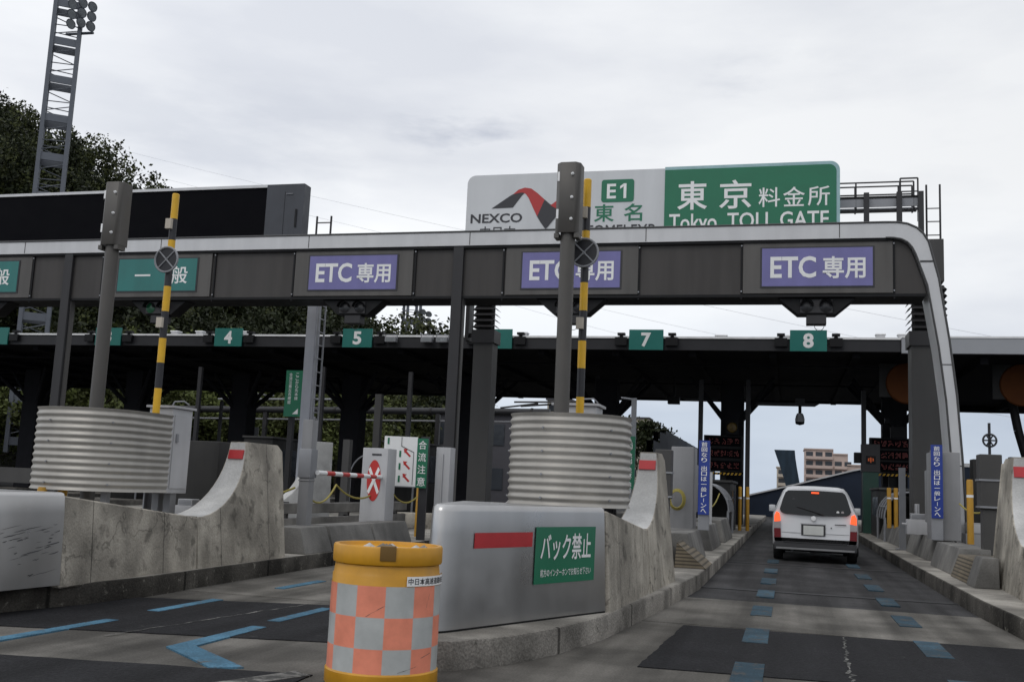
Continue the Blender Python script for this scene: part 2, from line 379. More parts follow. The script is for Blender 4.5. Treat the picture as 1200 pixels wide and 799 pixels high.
# ================================================================== GROUND AND ROAD
PITCH = 5.2
ISL = [3.1 - PITCH*i for i in range(0, 8)]              # island centre lines; 0 is right of our lane
m = MB(); m.box(-900, -60, -.5, 900, 2500, -.004, 'asphalt'); struct(m, 'ground')
m = MB(); m.box(-60, -30, -.3, 30, 13.1, 0, 'apron'); struct(m, 'concrete_apron')
# the paler band and dark repair strips across the lanes
m = MB()
for x0, y0, x1, y1 in ((-1.9, 10.45, 3.0, 13.1), (-9, 10.0, -2.9, 15.5)): m.box(x0, y0, -.2, x1, y1, .004, 'band')
struct(m, 'pale_road_band')
def rough_poly(pts, amp, step=.12):
    out_ = []
    for (x0, y0), (x1, y1) in zip(pts, pts[1:]+pts[:1]):
        n = max(2, int(math.hypot(x1-x0, y1-y0)/step))
        for k in range(n): out_.append((x0+(x1-x0)*k/n+random.gauss(0, amp), y0+(y1-y0)*k/n+random.gauss(0, amp)))
    return out_
m = MB()
m.prism(rough_poly([(-1.05, 7.72), (3.0, 7.95), (3.0, 10.5), (-.97, 10.32)], .005), -.1, .008, 'patch', 'z')
m.prism(rough_poly([(-6.5, 6.85), (-3.3, 7.6), (-3.3, 10.05), (-6.7, 9.0)], .005), -.1, .008, 'patch', 'z')
m.prism(rough_poly([(-6.5, 3.5), (-2.9, 3.5), (-2.95, 6.3), (-5.05, 5.95), (-6.5, 5.6)], .005), -.1, .008, 'patch', 'z')
struct(m, 'dark_asphalt_patch', smooth=False)
m = MB()
m.box(-1.2, 14.62, -.1, 2.3, 14.8, .004, 'seam'); m.box(-1.2, 20.5, -.1, 2.3, 20.65, .004, 'seam')
def crack(a, b, wd, n=24, z=.0115):
    L = [(a[0]+(b[0]-a[0])*k/n+random.gauss(0, .012), a[1]+(b[1]-a[1])*k/n) for k in range(n+1)]
    for p, q in zip(L[:-1], L[1:]):
        w0 = wd*random.uniform(.2, 1); m.add([(p[0]-w0, p[1], z), (p[0]+w0, p[1], z), (q[0]+w0, q[1], z), (q[0]-w0, q[1], z)], [(0, 1, 2, 3)], 'white')
crack((.44, 7.75), (.51, 10.35), .016, 40); crack((-5.0, 6.95), (-4.57, 9.9), .014); crack((-.9, 9.1), (2.9, 9.3), .010, 40, .0155)
m.prism([(-3.45, 5.55), (-3.3, 5.5), (-2.95, 6.25), (-3.1, 6.35)], 0, .0115, 'white', 'z')
struct(m, 'road_joint_lines')
m = MB()
for y in (3.5, 5.65, 7.8, 9.95, 12.1, 14.25, 16.4, 18.7, 21.5):
    for x in (-.27, 1.24): m.box(x-.11, y-.5, -.05, x+.11, y+.5, .012, 'bluew')
for x in (-5.52, -4.32, -10.7, -9.5):
    for y in (8.9, 11.3, 13.7, 16.1): m.box(x-.06, y-.55, -.05, x+.06, y+.55, .012, 'blue')
m.prism([(-5.58, 5.9), (-5.46, 5.9), (-5.41, 7.7), (-5.53, 7.7)], -.05, .012, 'blue', 'z')
m.prism([(-4.33, 6.75), (-3.62, 6.18), (-3.45, 6.3), (-4.17, 6.88), (-4.2, 8.0), (-4.33, 8.0)], -.05, .012, 'blue', 'z')
struct(m, 'blue_lane_marking')

# ------------------------------------------------------------------ islands
def island(cx, nose_pts, y_end=62, z=.2, side='kerb'):
    m = MB(); n = len(nose_pts)
    m.prism(nose_pts, -.1, z, side, 'z'); k = m.mat('kerbtop'); m.mi[-1] = k
    o = m.build('traffic_island', bevel=.025, seg=2); tag(o, kind='structure')
island(-2.1, [(-1.2, 62), (-1.13, 22), (-1.14, 14.3), (-1.3, 11.5), (-1.52, 8.9), (-1.7, 8.0), (-1.92, 7.35), (-2.2, 6.9), (-2.5, 6.72), (-2.8, 6.8), (-3.0, 7.2), (-3.0, 62)])
island(-7.3, [(-6.38, 62), (-6.38, 13.2), (-6.3, 11.0), (-6.22, 9.2), (-6.28, 8.4), (-6.5, 7.4), (-6.9, 6.3), (-7.4, 5.7), (-7.9, 5.9), (-8.2, 6.6), (-8.2, 62)], side='kerbdark')
for c in ISL[3:]: island(c, [(c+.95, 62), (c+.95, 9), (c+.5, 7.2), (c, 6.8), (c-.5, 7.2), (c-.95, 9), (c-.95, 62)])
island(3.1, [(4.05, 62), (4.05, 9.2), (3.6, 8), (3.1, 7.7), (2.6, 8), (2.3, 9.2), (2.15, 13), (2.13, 20), (2.2, 34), (2.25, 62)], side='kerbdark')

# ------------------------------------------------------------------ crash barriers (steel nose, concrete wall, curved ramp)
def ramp_profile(y0, y1, zlow, ztop, y2):
    """side outline: concave quarter curve from (y0,zlow) up to (y1,ztop), flat to y2"""
    pts = []
    for i in range(13):
        t = math.pi/2*i/12
        pts.append((y0+(y1-y0)*math.sin(t), zlow+(ztop-zlow)*(1-math.cos(t))))
    return pts + [(y2, ztop)]
def slab_along(m, stations, mt, top=None):
    """stations: (y, x_inner, x_outer_bottom, x_outer_top, z0, z1); a wall with a battered face, running along y"""
    rows = [[(a, y, z0), (b, y, z0), (c, y, z1), (a + (0.06 if b > a else -0.06), y, z1)] for y, a, b, c, z0, z1 in stations]
    if top:                                             # running face in its own paler colour, flanks as the wall
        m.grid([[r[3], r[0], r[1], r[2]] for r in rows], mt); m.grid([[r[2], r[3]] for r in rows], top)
    else: m.grid(rows, mt, close=True)
    n = len(m.v); m.add(rows[0], [(0, 1, 2, 3)], mt); m.add(rows[-1], [(3, 2, 1, 0)], mt)

def crash_wall(root, side, yA, yB, yR, yT, yE, xa, xb, zA, zL, zT, thick=.50):
    """concrete wall from yA, ramp foot at yR, ramp top at yT, end at yE; outer bottom face runs from xa to xb. side=+1: face to the right"""
    def xo(y): return xa+(xb-xa)*(y-yA)/(yE-yA)
    m = MB(); st = []
    for i in range(9):
        y = yA+(yR-yA)*i/8; z = zA+(zL-zA)*(i/8)
        st.append((y, xo(y)-side*thick, xo(y), xo(y)-side*.07*(z-.2)/1.0, .18, z))
    slab_along(m, st, 'conc'); wall = m.build('concrete_wall', root, bevel=.012, seg=1)
    m = MB(); st = []
    prof = ramp_profile(yR, yT, zL, zT, yE-.12)
    prof = [(yR+.003, zL)] + prof[1:]
    for y, z in prof: st.append((y, xo(y)-side*(thick+.02-.08*(z-zL)/(zT-zL)), xo(y)+side*.008, xo(y)-side*.11*(z-.2), .18, z))
    st.append((yE, xo(yE)-side*.36, xo(yE)+side*.008, xo(yE)-side*.05, .18, zT-.55))
    st[-1] = (yE, xo(yE)-side*(thick-.06), xo(yE)+side*.008, xo(yE)-side*.11*(zT-.2)*.9, .18, zT-.08)
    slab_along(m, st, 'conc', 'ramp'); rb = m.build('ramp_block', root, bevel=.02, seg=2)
    # red reflector lying on the steep part of the ramp
    y0, z0 = prof[-4]; y1, z1 = prof[-3]
    dy, dz = y1-y0, z1-z0; L = math.hypot(dy, dz); ny, nz_ = -dz/L, dy/L
    xc = xo(y0)-side*.11*(z0-.2)-side*.035
    m = MB(); hw = .2; rw_ = .2
    A = [(xc, y0+dy*.15+ny*.02, z0+dz*.15+nz_*.02), (xc-side*rw_, y0+dy*.15+ny*.02, z0+dz*.15+nz_*.02),
         (xc-side*rw_, y0+dy*1.1+ny*.02, z0+dz*1.1+nz_*.02), (xc, y0+dy*1.1+ny*.02, z0+dz*1.1+nz_*.02)]
    B = [(p[0], p[1]-ny*.03, p[2]-nz_*.03) for p in A]
    m.add(A+B, [(0,1,2,3),(7,6,5,4),(0,4,5,1),(1,5,6,2),(2,6,7,3),(3,7,4,0)], 'redref'); m.build('reflector', rb, smooth=False)
    return rb

# centre island
bar_c = thing('crash_barrier', 'concrete barrier whose steel nose carries a green notice, just behind the amber drum', 'barrier')
crash_wall(bar_c, 1, 9.2, 11.3, 11.2, 12.45, 12.95, -1.50, -1.33, 1.08, .86, 1.74)
m = MB(); rows = []
foot = [(-1.545, 9.17), (-1.70, 8.82), (-2.33, 7.32), (-2.375, 7.22), (-2.42, 7.165), (-2.47, 7.15), (-2.52, 7.175), (-2.56, 7.25), (-2.95, 9.17)]
def inset(p, k):
    c = (-2.3, 8.4); return (p[0]+(c[0]-p[0])*k, p[1]+(c[1]-p[1])*k if p[1] < 9.1 else p[1])
for z, k in ((.215, 0), (.9, .035), (1.06, .045), (1.095, .055), (1.11, .08)):
    rows.append([(*inset(p, k), z) for p in foot])
m.grid(rows, 'steel', close=True); m.add(rows[-1], [tuple(range(len(foot)))], 'steel')
nose = m.build('steel_nose_cover', bar_c, angle=50)
m = MB(); m.prism([(p[0]*1+(.0), p[1]) for p in foot], .19, .214, 'black', 'z'); m.build('rubber_gasket', nose)
# decals sit on the slanting right flank
def flank(u, z, off=.006):
    """u metres along the flank from its front edge, z height"""
    k = .035*(z-.215)/.685
    a = Vector((*inset((-2.33, 7.32), k), z)); b = Vector((*inset((-1.70, 8.82), k), z)); d = (b-a).normalized()
    n = Vector((d.y, -d.x, .05)).normalized()
    return tuple(a+d*u+n*off)
def decal(m, u0, u1, z0, z1, mt, off=.006):
    m.add([flank(u0, z0, off), flank(u1, z0, off), flank(u1, z1, off), flank(u0, z1, off)], [(0, 1, 2, 3)], mt)
m = MB(); decal(m, .147, .88, .79, .905, 'redref'); m.build('red_stripe', nose, smooth=False, fixn=False)
m = MB(); decal(m, .92, 1.80, .49, .945, 'green', .009)
fl = lambda p: flank(p[0], p[2], .013)
m.text('バック禁止', .99, .675, .74, .215, 0, 'letter', .016, fn=fl)
m.text('前方のインターホンでお知らせ下さい', 1.0, .545, .74, .062, 0, 'letter', .006, fn=fl)
m.build('green_notice', nose, smooth=False, fixn=False)

# left island
bar_l = thing('crash_barrier', 'concrete barrier with scuffed steel nose at the left edge of the picture', 'barrier')
crash_wall(bar_l, 1, 8.03, 10.3, 10.35, 11.55, 12.55, -6.28, -6.40, 1.0, .76, 1.66)
m = MB(); rows = []
foot2 = [(-6.26, 8.0), (-6.32, 7.2), (-6.55, 6.7), (-6.85, 6.4), (-7.25, 6.3), (-7.7, 6.4), (-7.95, 6.7), (-8.05, 7.2), (-8.05, 8.0)]
for z, k in ((.215, 0), (.85, .03), (.99, .045), (1.02, .06), (1.03, .09)):
    rows.append([(p[0]+(-7.15-p[0])*k, p[1]+(7.6-p[1])*k if p[1] < 7.9 else p[1], z) for p in foot2])
m.grid(rows, 'steel', close=True); m.add(rows[-1], [tuple(range(len(foot2)))], 'steel')
nose_l = m.build('steel_nose_cover', bar_l, angle=50)
m = MB()
for i in range(36):                                     # rubber scuffs
    z = random.uniform(.42, .72) if i % 3 else random.uniform(.3, .85); y0 = random.uniform(7.25, 7.9); L = random.expovariate(9)+.03; k = .03*(z-.215)/.635
    xs = lambda y: (-6.32+(.06)*(y-7.2)/.8)
    n = 5; P_ = []; Q_ = []; t = random.uniform(.0015, .006)
    for q in range(n+1):
        y = min(7.96, y0+L*q/n); x = xs(y); x = x+(-7.15-x)*k; zz = z+L*.16*q/n+random.gauss(0, .002); tt = t*math.sin(math.pi*(q+.15)/(n+.3))
        P_.append((x+.004, y+(7.6-y)*k, zz-tt)); Q_.append((x+.004, y+(7.6-y)*k, zz+tt))
    m.grid([P_, Q_], 'scuff')
tag(m.build('tyre_scuffs', nose_l, smooth=False, fixn=False), kind='stuff')

# right island: wall on its left side, facing our lane
bar_r = thing('crash_barrier', 'pale concrete ramp of the barrier cut off by the right edge of the picture', 'barrier')
crash_wall(bar_r, -1, 11.0, 13.0, 13.6, 15.2, 16.0, 2.55, 2.78, 1.0, .8, 1.95, thick=.5)
m = MB(); m.box(2.5, 9.3, .215, 3.7, 10.95, 1.0, 'steel'); m.build('steel_nose_cover', bar_r, bevel=.05, seg=3)

# far end ramps on the other side of the booths (the same cast shape, smaller in the picture)
def end_ramp(loc, rz, label, s=1.0):
    t = thing('ramp_barrier', label, 'barrier', loc, rz, 'curved concrete ramp barriers further back')
    m = MB(); prof = ramp_profile(0, 1.25, .35, 1.5*s, 1.75)
    st = [(y, -.22, .22, .17, 0, z) for y, z in prof]
    slab_along(m, st, 'ramp'); m.build('ramp_block', t, bevel=.02)
    m = MB(); m.box(-.2, -2.2, 0, .2, -.003, .349, 'conc'); m.build('low_wall', t, bevel=.02)
end_ramp((-7.15, 23.2, .2), R_(-62), 'small white curved ramp barrier standing between the two dark posts')
end_ramp((-11.4, 20.8, .2), R_(-35), 'white curved ramp barrier at the foot of the pale grey ladder pylon', 1.25)

# ------------------------------------------------------------------ corrugated shields, poles, height bars, cabinets
def corrugated(loc, label, flat, hw=.60):
    t = thing('corrugated_shield', label, 'shield', loc, 0, 'corrugated shields on the island noses')
    pts = []; hw, dp, st = hw, .46, flat
    for i in range(5): pts.append((-hw, st*(1-i/5)))
    for i in range(25):
        a = math.pi + math.pi*i/24; pts.append((hw*math.cos(a), dp*math.sin(a)))
    for i in range(1, 6): pts.append((hw, st*i/5))
    H = .86; nr = 12; rows = []; nin = []
    for j in range(nr*8+1):
        z = H*j/(nr*8); o = .0085*math.cos(2*math.pi*j/8)
        r = []; q = []
        for (x, y) in pts:
            L = math.hypot(x, y if y < 0 else 0) or 1; nx, ny = (x/L, (y if y < 0 else 0)/L)
            r.append((x+nx*o, y+ny*o, z)); q.append((x+nx*(o-.012), y+ny*(o-.012), z))
        rows.append(r); nin.append(q)
    m = MB(); m.grid(rows, 'corr'); m.grid(nin, 'corr')
    for j in (0, -1): m.grid([rows[j], nin[j]], 'corr')
    m.grid([[r[0] for r in rows], [r[0] for r in nin]], 'corr'); m.grid([[r[-1] for r in rows], [r[-1] for r in nin]], 'corr')
    for kx in (6, 15, 24):                              # bolt rows
        for jj in range(8, nr*8, 24):
            p = rows[jj][kx]; L = math.hypot(p[0], min(0, p[1])) or 1; nx, ny = p[0]/L, min(0, p[1])/L
            m.bar(p, (p[0]+nx*.012, p[1]+ny*.012, p[2]), .011, 'galv', 8)
    m.build('corrugated_sheet', t, angle=60)
    for x in (-.35, .35):
        m = MB(); m.cbox(x, -.12, -loc[2]+.2, .07, .07, loc[2]-.2+.35, 'galv'); m.build('leg', t)
    m = MB(); m.box(-.5, -.08, .32, .5, -.03, .38, 'galv'); m.box(-.5, .2, .7, .5, .25, .76, 'galv'); m.build('cross_rail', t)
    return t
corrugated((-2.05, 9.75, 1.10), 'round corrugated metal shield above the green notice, below the central pole', .25, .57)
corrugated((-7.28, 9.55, 1.02), 'long corrugated metal shield above the scuffed left barrier', .62, .59)

def road_pole(loc, label, h):
    t = thing('camera_pole', label, 'pole', loc, 0, 'tall grey poles behind the corrugated shields')
    m = MB(); m.lathe([(.08, 0), (.077, h-.7), (.072, h), (.0, h+.005)], (0, 0, 0), 'pole', 20); m.lathe([(.16, 0), (.16, .03), (.0, .031)], (0, 0, 0), 'pole', 16)
    m.build('pole', t)
    # folded guard plate round the top, open to the back
    m = MB(); z0, z1 = h-.76, h-.01
    pl = [(-.155, .10), (-.15, -.05), (-.095, -.10), (.095, -.10), (.15, -.05), (.155, .10), (.14, .10), (.136, -.045), (.09, -.088), (-.09, -.088), (-.136, -.045), (-.14, .10)]
    pl = [(p[0]*.84, p[1]-.005) for p in pl]
    m.prism(pl, z0, z1, 'pole', 'z'); g = m.build('guard_plate', t, bevel=.004, seg=1)
    m = MB()
    m.box(-.13, -.085, z0-.05, -.08, .06, z0-.002, 'pole'); m.build('lower_bracket', t); m = MB(); m.box(.08, -.085, z0-.05, .13, .06, z0-.002, 'pole'); m.build('lower_bracket', t)
    for z in (z0+.14, z0+.37, z0+.62):
        m = MB(); m.lathe([(.016, 0), (.016, -.012), (.009, -.012), (.009, -.03), (0, -.03)], (.05, -.105, z), 'lip', 10, 'y'); m.build('bolt', g)
    for z in (z0+.2, z0+.6):
        m = MB(); m.box(-.112, -.095, z-.05, -.088, -.088, z+.05, 'lip'); m.build('bolt_plate', g)
    m = MB()
    for s in (-1, 1): m.bar((0, -.02, 1.28+.0), (s*.2, -.03, 1.36), .006, 'galv', 6); m.bar((s*.2, -.03, 1.36), (s*.19, .0, 1.22), .004, 'galv', 6)
    m.lathe([(.079, 0), (.085, .005), (.085, .03), (.079, .035)], (0, 0, 1.26), 'pole', 20)
    m.build('bird_wire_clamp', t)
    return t
zb = .2
p1 = at(659, 380, 10.15)
P1 = road_pole((-2.22, 10.15, zb), 'tall grey pole with bolted guard plate in front of the white and green gateway sign', 4.43)
P2 = road_pole((-7.62, 10.05, zb), 'tall grey pole with bolted guard plate in front of the black display panel', 4.38)

def height_bar(loc, label, h):
    t = thing('signal_bar', label, 'warning bar', loc, 0, 'black and yellow bars with crossed rings')
    m = MB(); z = h; k = 0
    for L in ((.30, 'yellow'), (.26, 'pblack'), (.22, 'yellow'), (.34, 'pblack'), (.30, 'yellow'), (.32, 'pblack'), (.29, 'yellow'), (.30, 'pblack'), (.29, 'yellow'), (h, 'pblack')):
        z1 = max(0, z-L[0]); m.bar((0, 0, z1), (0, 0, z), .042, L[1], 16); z = z1
        if z <= 0: break
    m.lathe([(.042, 0), (.036, .01), (0, .012)], (0, 0, h), 'yellow', 16)
    m.build('striped_pole', t)
    zc = h-.81; m = MB(); n = 32
    prof = []
    for i in range(n+1):
        a = 2*math.pi*i/n; prof.append((.15*math.cos(a), -.075, zc+.15*math.sin(a)))
    m.tube(prof, .013, 'galv', 8)
    for a in (45, 135):
        c, s = math.cos(R_(a)), math.sin(R_(a)); m.bar((-.15*c, -.075, zc-.15*s), (.15*c, -.075, zc+.15*s), .009, 'galv', 8)
    m.bar((0, -.075, zc), (0, -.04, zc), .02, 'galv', 8)
    m.lathe([(0, 0), (.138, 0), (.138, .012), (0, .012)], (0, -.07, zc), 'pblack', 28, 'y')
    m.build('crossed_ring', t)
    for zz in (h-.31, h-1.5):
        m = MB(); m.cbox(-.02, -.055, zz-.12, .075, .05, .12, 'cream'); m.build('clamp', t)
    return t
height_bar((-2.09, 10.45, zb), 'black and yellow striped bar with crossed ring beside the central pole', 4.34)
height_bar((-7.11, 10.45, zb), 'black and yellow striped bar with crossed ring over the green lane sign', 4.34)

def control_cabinet(loc, w, d, h, label, leg=True):
    t = thing('control_cabinet', label, 'cabinet', loc, 0, 'white cabinets behind the corrugated shields')
    m = MB(); m.box(-w/2, -d/2, 0, w/2, d/2, h, 'whitebox'); b = m.build('housing', t, bevel=.012)
    m = MB(); m.box(-w/2-.03, -d/2-.03, h+.003, w/2+.03, d/2+.03, h+.03, 'whitebox'); m.build('top_plate', t)
    m = MB(); m.box(w/2+.001, -d/2+.04, .06, w/2+.012, d/2-.04, h-.08, 'whitebox'); dd = m.build('door', t)
    m = MB(); m.box(w/2+.013, -d/2+.08, h*.6, w/2+.03, -d/2+.12, h*.6+.1, 'galv'); m.build('handle', dd)
    for x in (-w/2+.08, w/2-.08):
        m = MB(); m.cbox(x, 0, -loc[2]+.2, .09, .12, loc[2]-.201, 'galv'); m.build('leg', t)
    m = MB(); m.tube([(.0, 0, h+.03), (.05, -.03, h+.09), (.16, .0, h+.10), (.2, .05, h+.06)], .008, 'galv'); m.build('cable', t)
control_cabinet((-2.22, 11.05, 1.15), .46, .4, 1.0, 'white cabinet behind the round corrugated shield and central pole')
control_cabinet((-7.20, 10.9, 1.0), .32, .42, 1.0, 'white cabinet beside the long corrugated shield with its door to the lane')
m = MB(); m.box(-8.3, 12.3, .2, -7.35, 13.1, 1.68, 'dgrey'); one(m, 'equipment_box', 'dark grey equipment box behind the left concrete barrier', 'equipment box', bevel=.015)

# ------------------------------------------------------------------ the amber drum
t = thing('cushion_drum', 'amber plastic crash drum with orange and grey checks in front of the steel nose', 'drum', (-2.475, 6.28, 0)); t.scale = (.975, .975, 1)
m = MB(); m.lathe([(.0, 0), (.35, 0), (.365, .02), (.365, .10), (.352, .115), (.352, .68), (.345, .69), (.338, .745), (.332, .75)], (0, 0, 0), 'drum', 64)
body = m.build('drum_body', t, angle=40)
m = MB(); m.lathe([(.333, .748), (.352, .752), (.357, .765), (.357, .852), (.35, .862), (.325, .862), (.318, .84), (.30, .832), (.0, .826)], (0, 0, 0), 'drum', 64)
lid = m.build('lid', t, angle=40)
va = math.atan2(-6.28, 2.475)                            # towards the camera
m = MB(); m.T = Matrix.Rotation(va+math.pi/2, 4, 'Z')
m.box(-.05, -.365, .78, .05, -.345, .87, 'brown'); m.box(-.05, -.35, .85, .05, -.29, .87, 'brown'); m.build('clip', lid, bevel=.006)
m = MB()
for i in range(14):
    a = random.uniform(0, 6.28); r = random.uniform(0, .24); x, y = r*math.cos(a), r*math.sin(a); q = random.uniform(.02, .05)
    m.add([(x-q, y-q, .86), (x+q, y-q*.6, .862), (x+q*.7, y+q, .861), (x-q*.5, y+q, .86), (x, y, .86+q*.7)], [(0, 1, 4), (1, 2, 4), (2, 3, 4), (3, 0, 4)], random.choice(['junk', 'junk', 'kerbtop']))
one(m, 'litter', 'crumpled white litter lying in the sunken lid of the amber drum', 'litter', smooth=False, loc=(-2.475, 6.28, -.025))
m = MB(); nc = 12; sub = 6
for j in range(3):
    for c in range(nc):
        z0 = .07+.186*j; z1 = z0+.186
        rows = []
        for z in (z0, z1):
            rows.append([((.352+.004)*math.cos(va+2*math.pi*(c+i/sub)/nc), (.352+.004)*math.sin(va+2*math.pi*(c+i/sub)/nc), z) for i in range(sub+1)])
        m.grid(rows, 'checko' if (c+j) % 2 == 1 else 'checkg')
m.build('chequered_sleeve', t, angle=60)
m = MB()
for i in range(5):
    a0 = va+random.uniform(-.9, .95); z = random.uniform(.08, .6); L = random.uniform(.03, .16); sl = random.choice([.25, .6, -.3, 3.0]); n = 6; P_ = []; Q_ = []
    for q in range(n+1):
        u = L*q/n/math.hypot(1, sl); tt = random.uniform(.0006, .0022); a = a0+u/.358+random.gauss(0, .004); zz = max(.075, min(.622, z+u*sl))
        P_.append((.3585*math.cos(a), .3585*math.sin(a), zz-tt)); Q_.append((.3585*math.cos(a+.006), .3585*math.sin(a+.006), zz+tt))
    m.grid([P_, Q_], 'scuff')
tag(m.build('scrape_marks', t, fixn=False), kind='stuff')
m = MB()
def bend(p): a = va+p[0]/.36; return (.36*math.cos(a), .36*math.sin(a), p[2])
def bend2(p): a = va+p[0]/.3615; return (.3615*math.cos(a), .3615*math.sin(a), p[2])
rows = [[bend((.13+.5*i/20, 0, z)) for i in range(21)] for z in (.632, .69)]
m.grid(rows, 'letter'); m.text('中日本高速道路株式会社', .14, .641, .47, .04, 0, 'ldark', .015, fn=bend2)
m.build('owner_label', t, fixn=False)

# ================================================================== GANTRY
GY = 21.7
gan = thing('toll_gantry', 'dark gantry beam over the lanes with silver edge bending into a curved leg at right', 'gantry')
m = MB()
outer = [(-32, 6.93), (1.9, 6.93), (2.12, 6.925), (2.32, 6.89), (2.50, 6.80), (2.62, 6.68), (2.72, 6.5), (2.9, 5.75), (3.08, 4.5), (3.2, 3.4), (3.28, 2.2), (3.32, 1.2), (3.34, .2)]
inner = [(-32, 6.605), (1.9, 6.605), (2.05, 6.60), (2.20, 6.57), (2.32, 6.5), (2.40, 6.4), (2.47, 6.25), (2.68, 5.62), (2.88, 4.35), (3.0, 3.3), (3.08, 2.1), (3.12, 1.15), (3.14, .2)]
y0, y1 = GY-.08, GY+.95
rows = [[(o[0], y0, o[1]), (o[0], y1, o[1]), (i[0], y1, i[1]), (i[0], y0, i[1])] for o, i in zip(outer, inner)]
m.grid(rows, 'trim', close=True); m.add(rows[-1], [(0, 1, 2, 3)], 'trim')
m.build('silver_edge', gan, angle=30)
m = MB()                                               # thin dark beads along both edges of the silver strip
m.tube([(p[0], y0-.004, p[1]-.0) for p in outer], .022, 'trimd', 6); m.tube([(p[0], y0-.004, p[1]) for p in inner[1:]], .02, 'trimd', 6)
for x in (-27, -23, -19, -15, -11, -7, -3, 1.0): m.box(x-.008, y0-.006, 6.62, x+.008, y0-.001, 6.92, 'trimd')
for q in ((2.55, 6.08, 2.80, 6.12), (2.92, 4.0, 3.14, 4.02), (3.08, 2.02, 3.30, 2.04)): m.box(q[0], y0-.006, q[1], q[2], y0-.001, q[3], 'trimd')
m.build('edge_bead', gan)
m = MB(); m.box(-32, GY+.03, 5.46, 2.06, GY+.9, 6.6, 'panel')
m.prism([(2.062, 5.46), (2.68, 5.46), (2.64, 5.62), (2.44, 6.22), (2.36, 6.42), (2.28, 6.5), (2.16, 6.56), (2.062, 6.58)], GY+.03, GY+.9, 'panel', 'y')
m.box(-32, GY+.0, 5.40, 2.66, GY+.92, 5.457, 'black'); m.box(-32, GY-.05, 6.55, 2.0, GY+.02, 6.604, 'black')
m.build('beam_panel', gan)
for x in (2.062, -.97, -3.14, -6.2, -8.31, -11.38, -13.5, -16.67, -18.75):
    m = MB(); m.box(x-.02, GY-.005, 5.46, x+.02, GY+.05, 6.55, 'black')
    for zz in (5.37, 5.52, 6.5): m.lathe([(.018, 0), (.018, -.02), (0, -.02)], (x, GY-.006 if zz > 5.45 else GY-.001, zz), 'galv' if zz > 5.45 else 'black', 8, 'y')
    m.build('panel_joint', gan)
for i, x in enumerate((-7.27, -17.67)):
    m = MB(); m.box(x-.11, GY-.06, .2, x+.13, GY+.20, 6.6, 'dpost'); m.box(x+.133, GY+.02, .2, x+.16, GY+.18, 5.4, 'signbox'); m.build('post', gan, bevel=.006, seg=1)

LANE_TXT = {0: ('ETC専用', 'purple'), 1: ('ETC専用', 'purple'), 2: ('ETC専用', 'purple'), 3: ('一般', 'teal'), 4: ('一般', 'teal')}
LAB = {0: 'violet lane sign reading ETC専用 next to the curved gantry leg', 1: 'violet lane sign reading ETC専用 partly hidden by the central pole',
       2: 'violet lane sign reading ETC専用 left of the dark gantry post', 3: 'teal lane sign reading 一般 behind the striped bar', 4: 'teal lane sign cut off by the left edge of the picture'}
for i in range(5):
    cx = .55-PITCH*i
    if i >= 3: cx -= .02
    t = thing('lane_sign', LAB[i], 'lane sign', (cx, GY, 5.46), 0, 'lane signs on the gantry')
    m = MB(); m.box(-1.49, -.02, .01, 1.49, .025, 1.09, 'signbox'); m.build('housing', t, bevel=.006, seg=1)
    mt = LANE_TXT[i][1]; wv = 1.10
    m = MB(); m.box(-wv-.035, -.035, .13, wv+.035, -.021, .995, 'ldark'); m.box(-wv, -.042, .16, wv, -.036, .965, mt)
    if mt == 'purple':
        m.text('ETC', -.93, .33, .92, .46, -.047, 'letter', .022); m.text('専用', .12, .31, .84, .47, -.047, 'letter', .02)
    else:
        m.box(-.62, -.047, .53, -.18, -.043, .575, 'letter'); m.text('般', .42, .33, .44, .44, -.047, 'letter', .012)
    m.build('sign_face', t, smooth=False)

SIGL = {0: 'dark twin signal hanging under the gantry above lane number 8', 1: 'dark twin signal hanging under the gantry behind the central pole',
        2: 'dark twin signal hanging under the gantry above lane number 5', 3: 'twin signal with a green lens hanging under the gantry behind the striped bar', 4: 'twin signal hanging under the gantry at the left edge of the picture'}
for i in range(5):
    cx = .55-PITCH*i
    t = thing('lane_signal', SIGL[i], 'traffic signal', (cx, GY+.1, 5.05), 0, 'twin signals hanging under the gantry')
    m = MB(); m.prism([(-.78, .345), (.78, .345), (.38, 0), (-.38, 0)], 0, .4, 'black', 'y'); m.box(-.33, -.02, .02, .33, -.003, .31, 'dpost'); m.build('housing', t, bevel=.008, seg=1)
    for x in (-.19, .19):
        ln = 'glens' if (i == 3 and x < 0) else 'lens'
        m = MB(); m.lathe([(0, -.05), (.1, -.04), (.13, -.025)], (x, 0, .165), ln, 24, 'y'); lo = m.build('lens', t)
        m = MB(); n = 14; rows = []
        for yy in (-.025, -.17):
            rows.append([(x+.138*math.cos(math.pi*k/n), yy, .165+.138*math.sin(math.pi*k/n)) for k in range(n+1)])
        m.grid(rows, 'black'); m.build('visor', lo, fixn=False)
    m = MB(); m.box(-.2, .02, -.2, .2, .3, -.003, 'dpost'); m.build('sensor_box', t, bevel=.008, seg=1)
    m = MB(); m.tube([(-.04+.1*(1-math.cos(math.pi*k/10)), .1, -.2-.13*math.sin(math.pi*k/10)) for k in range(11)], .006, 'cable'); m.build('cable_loop', t)

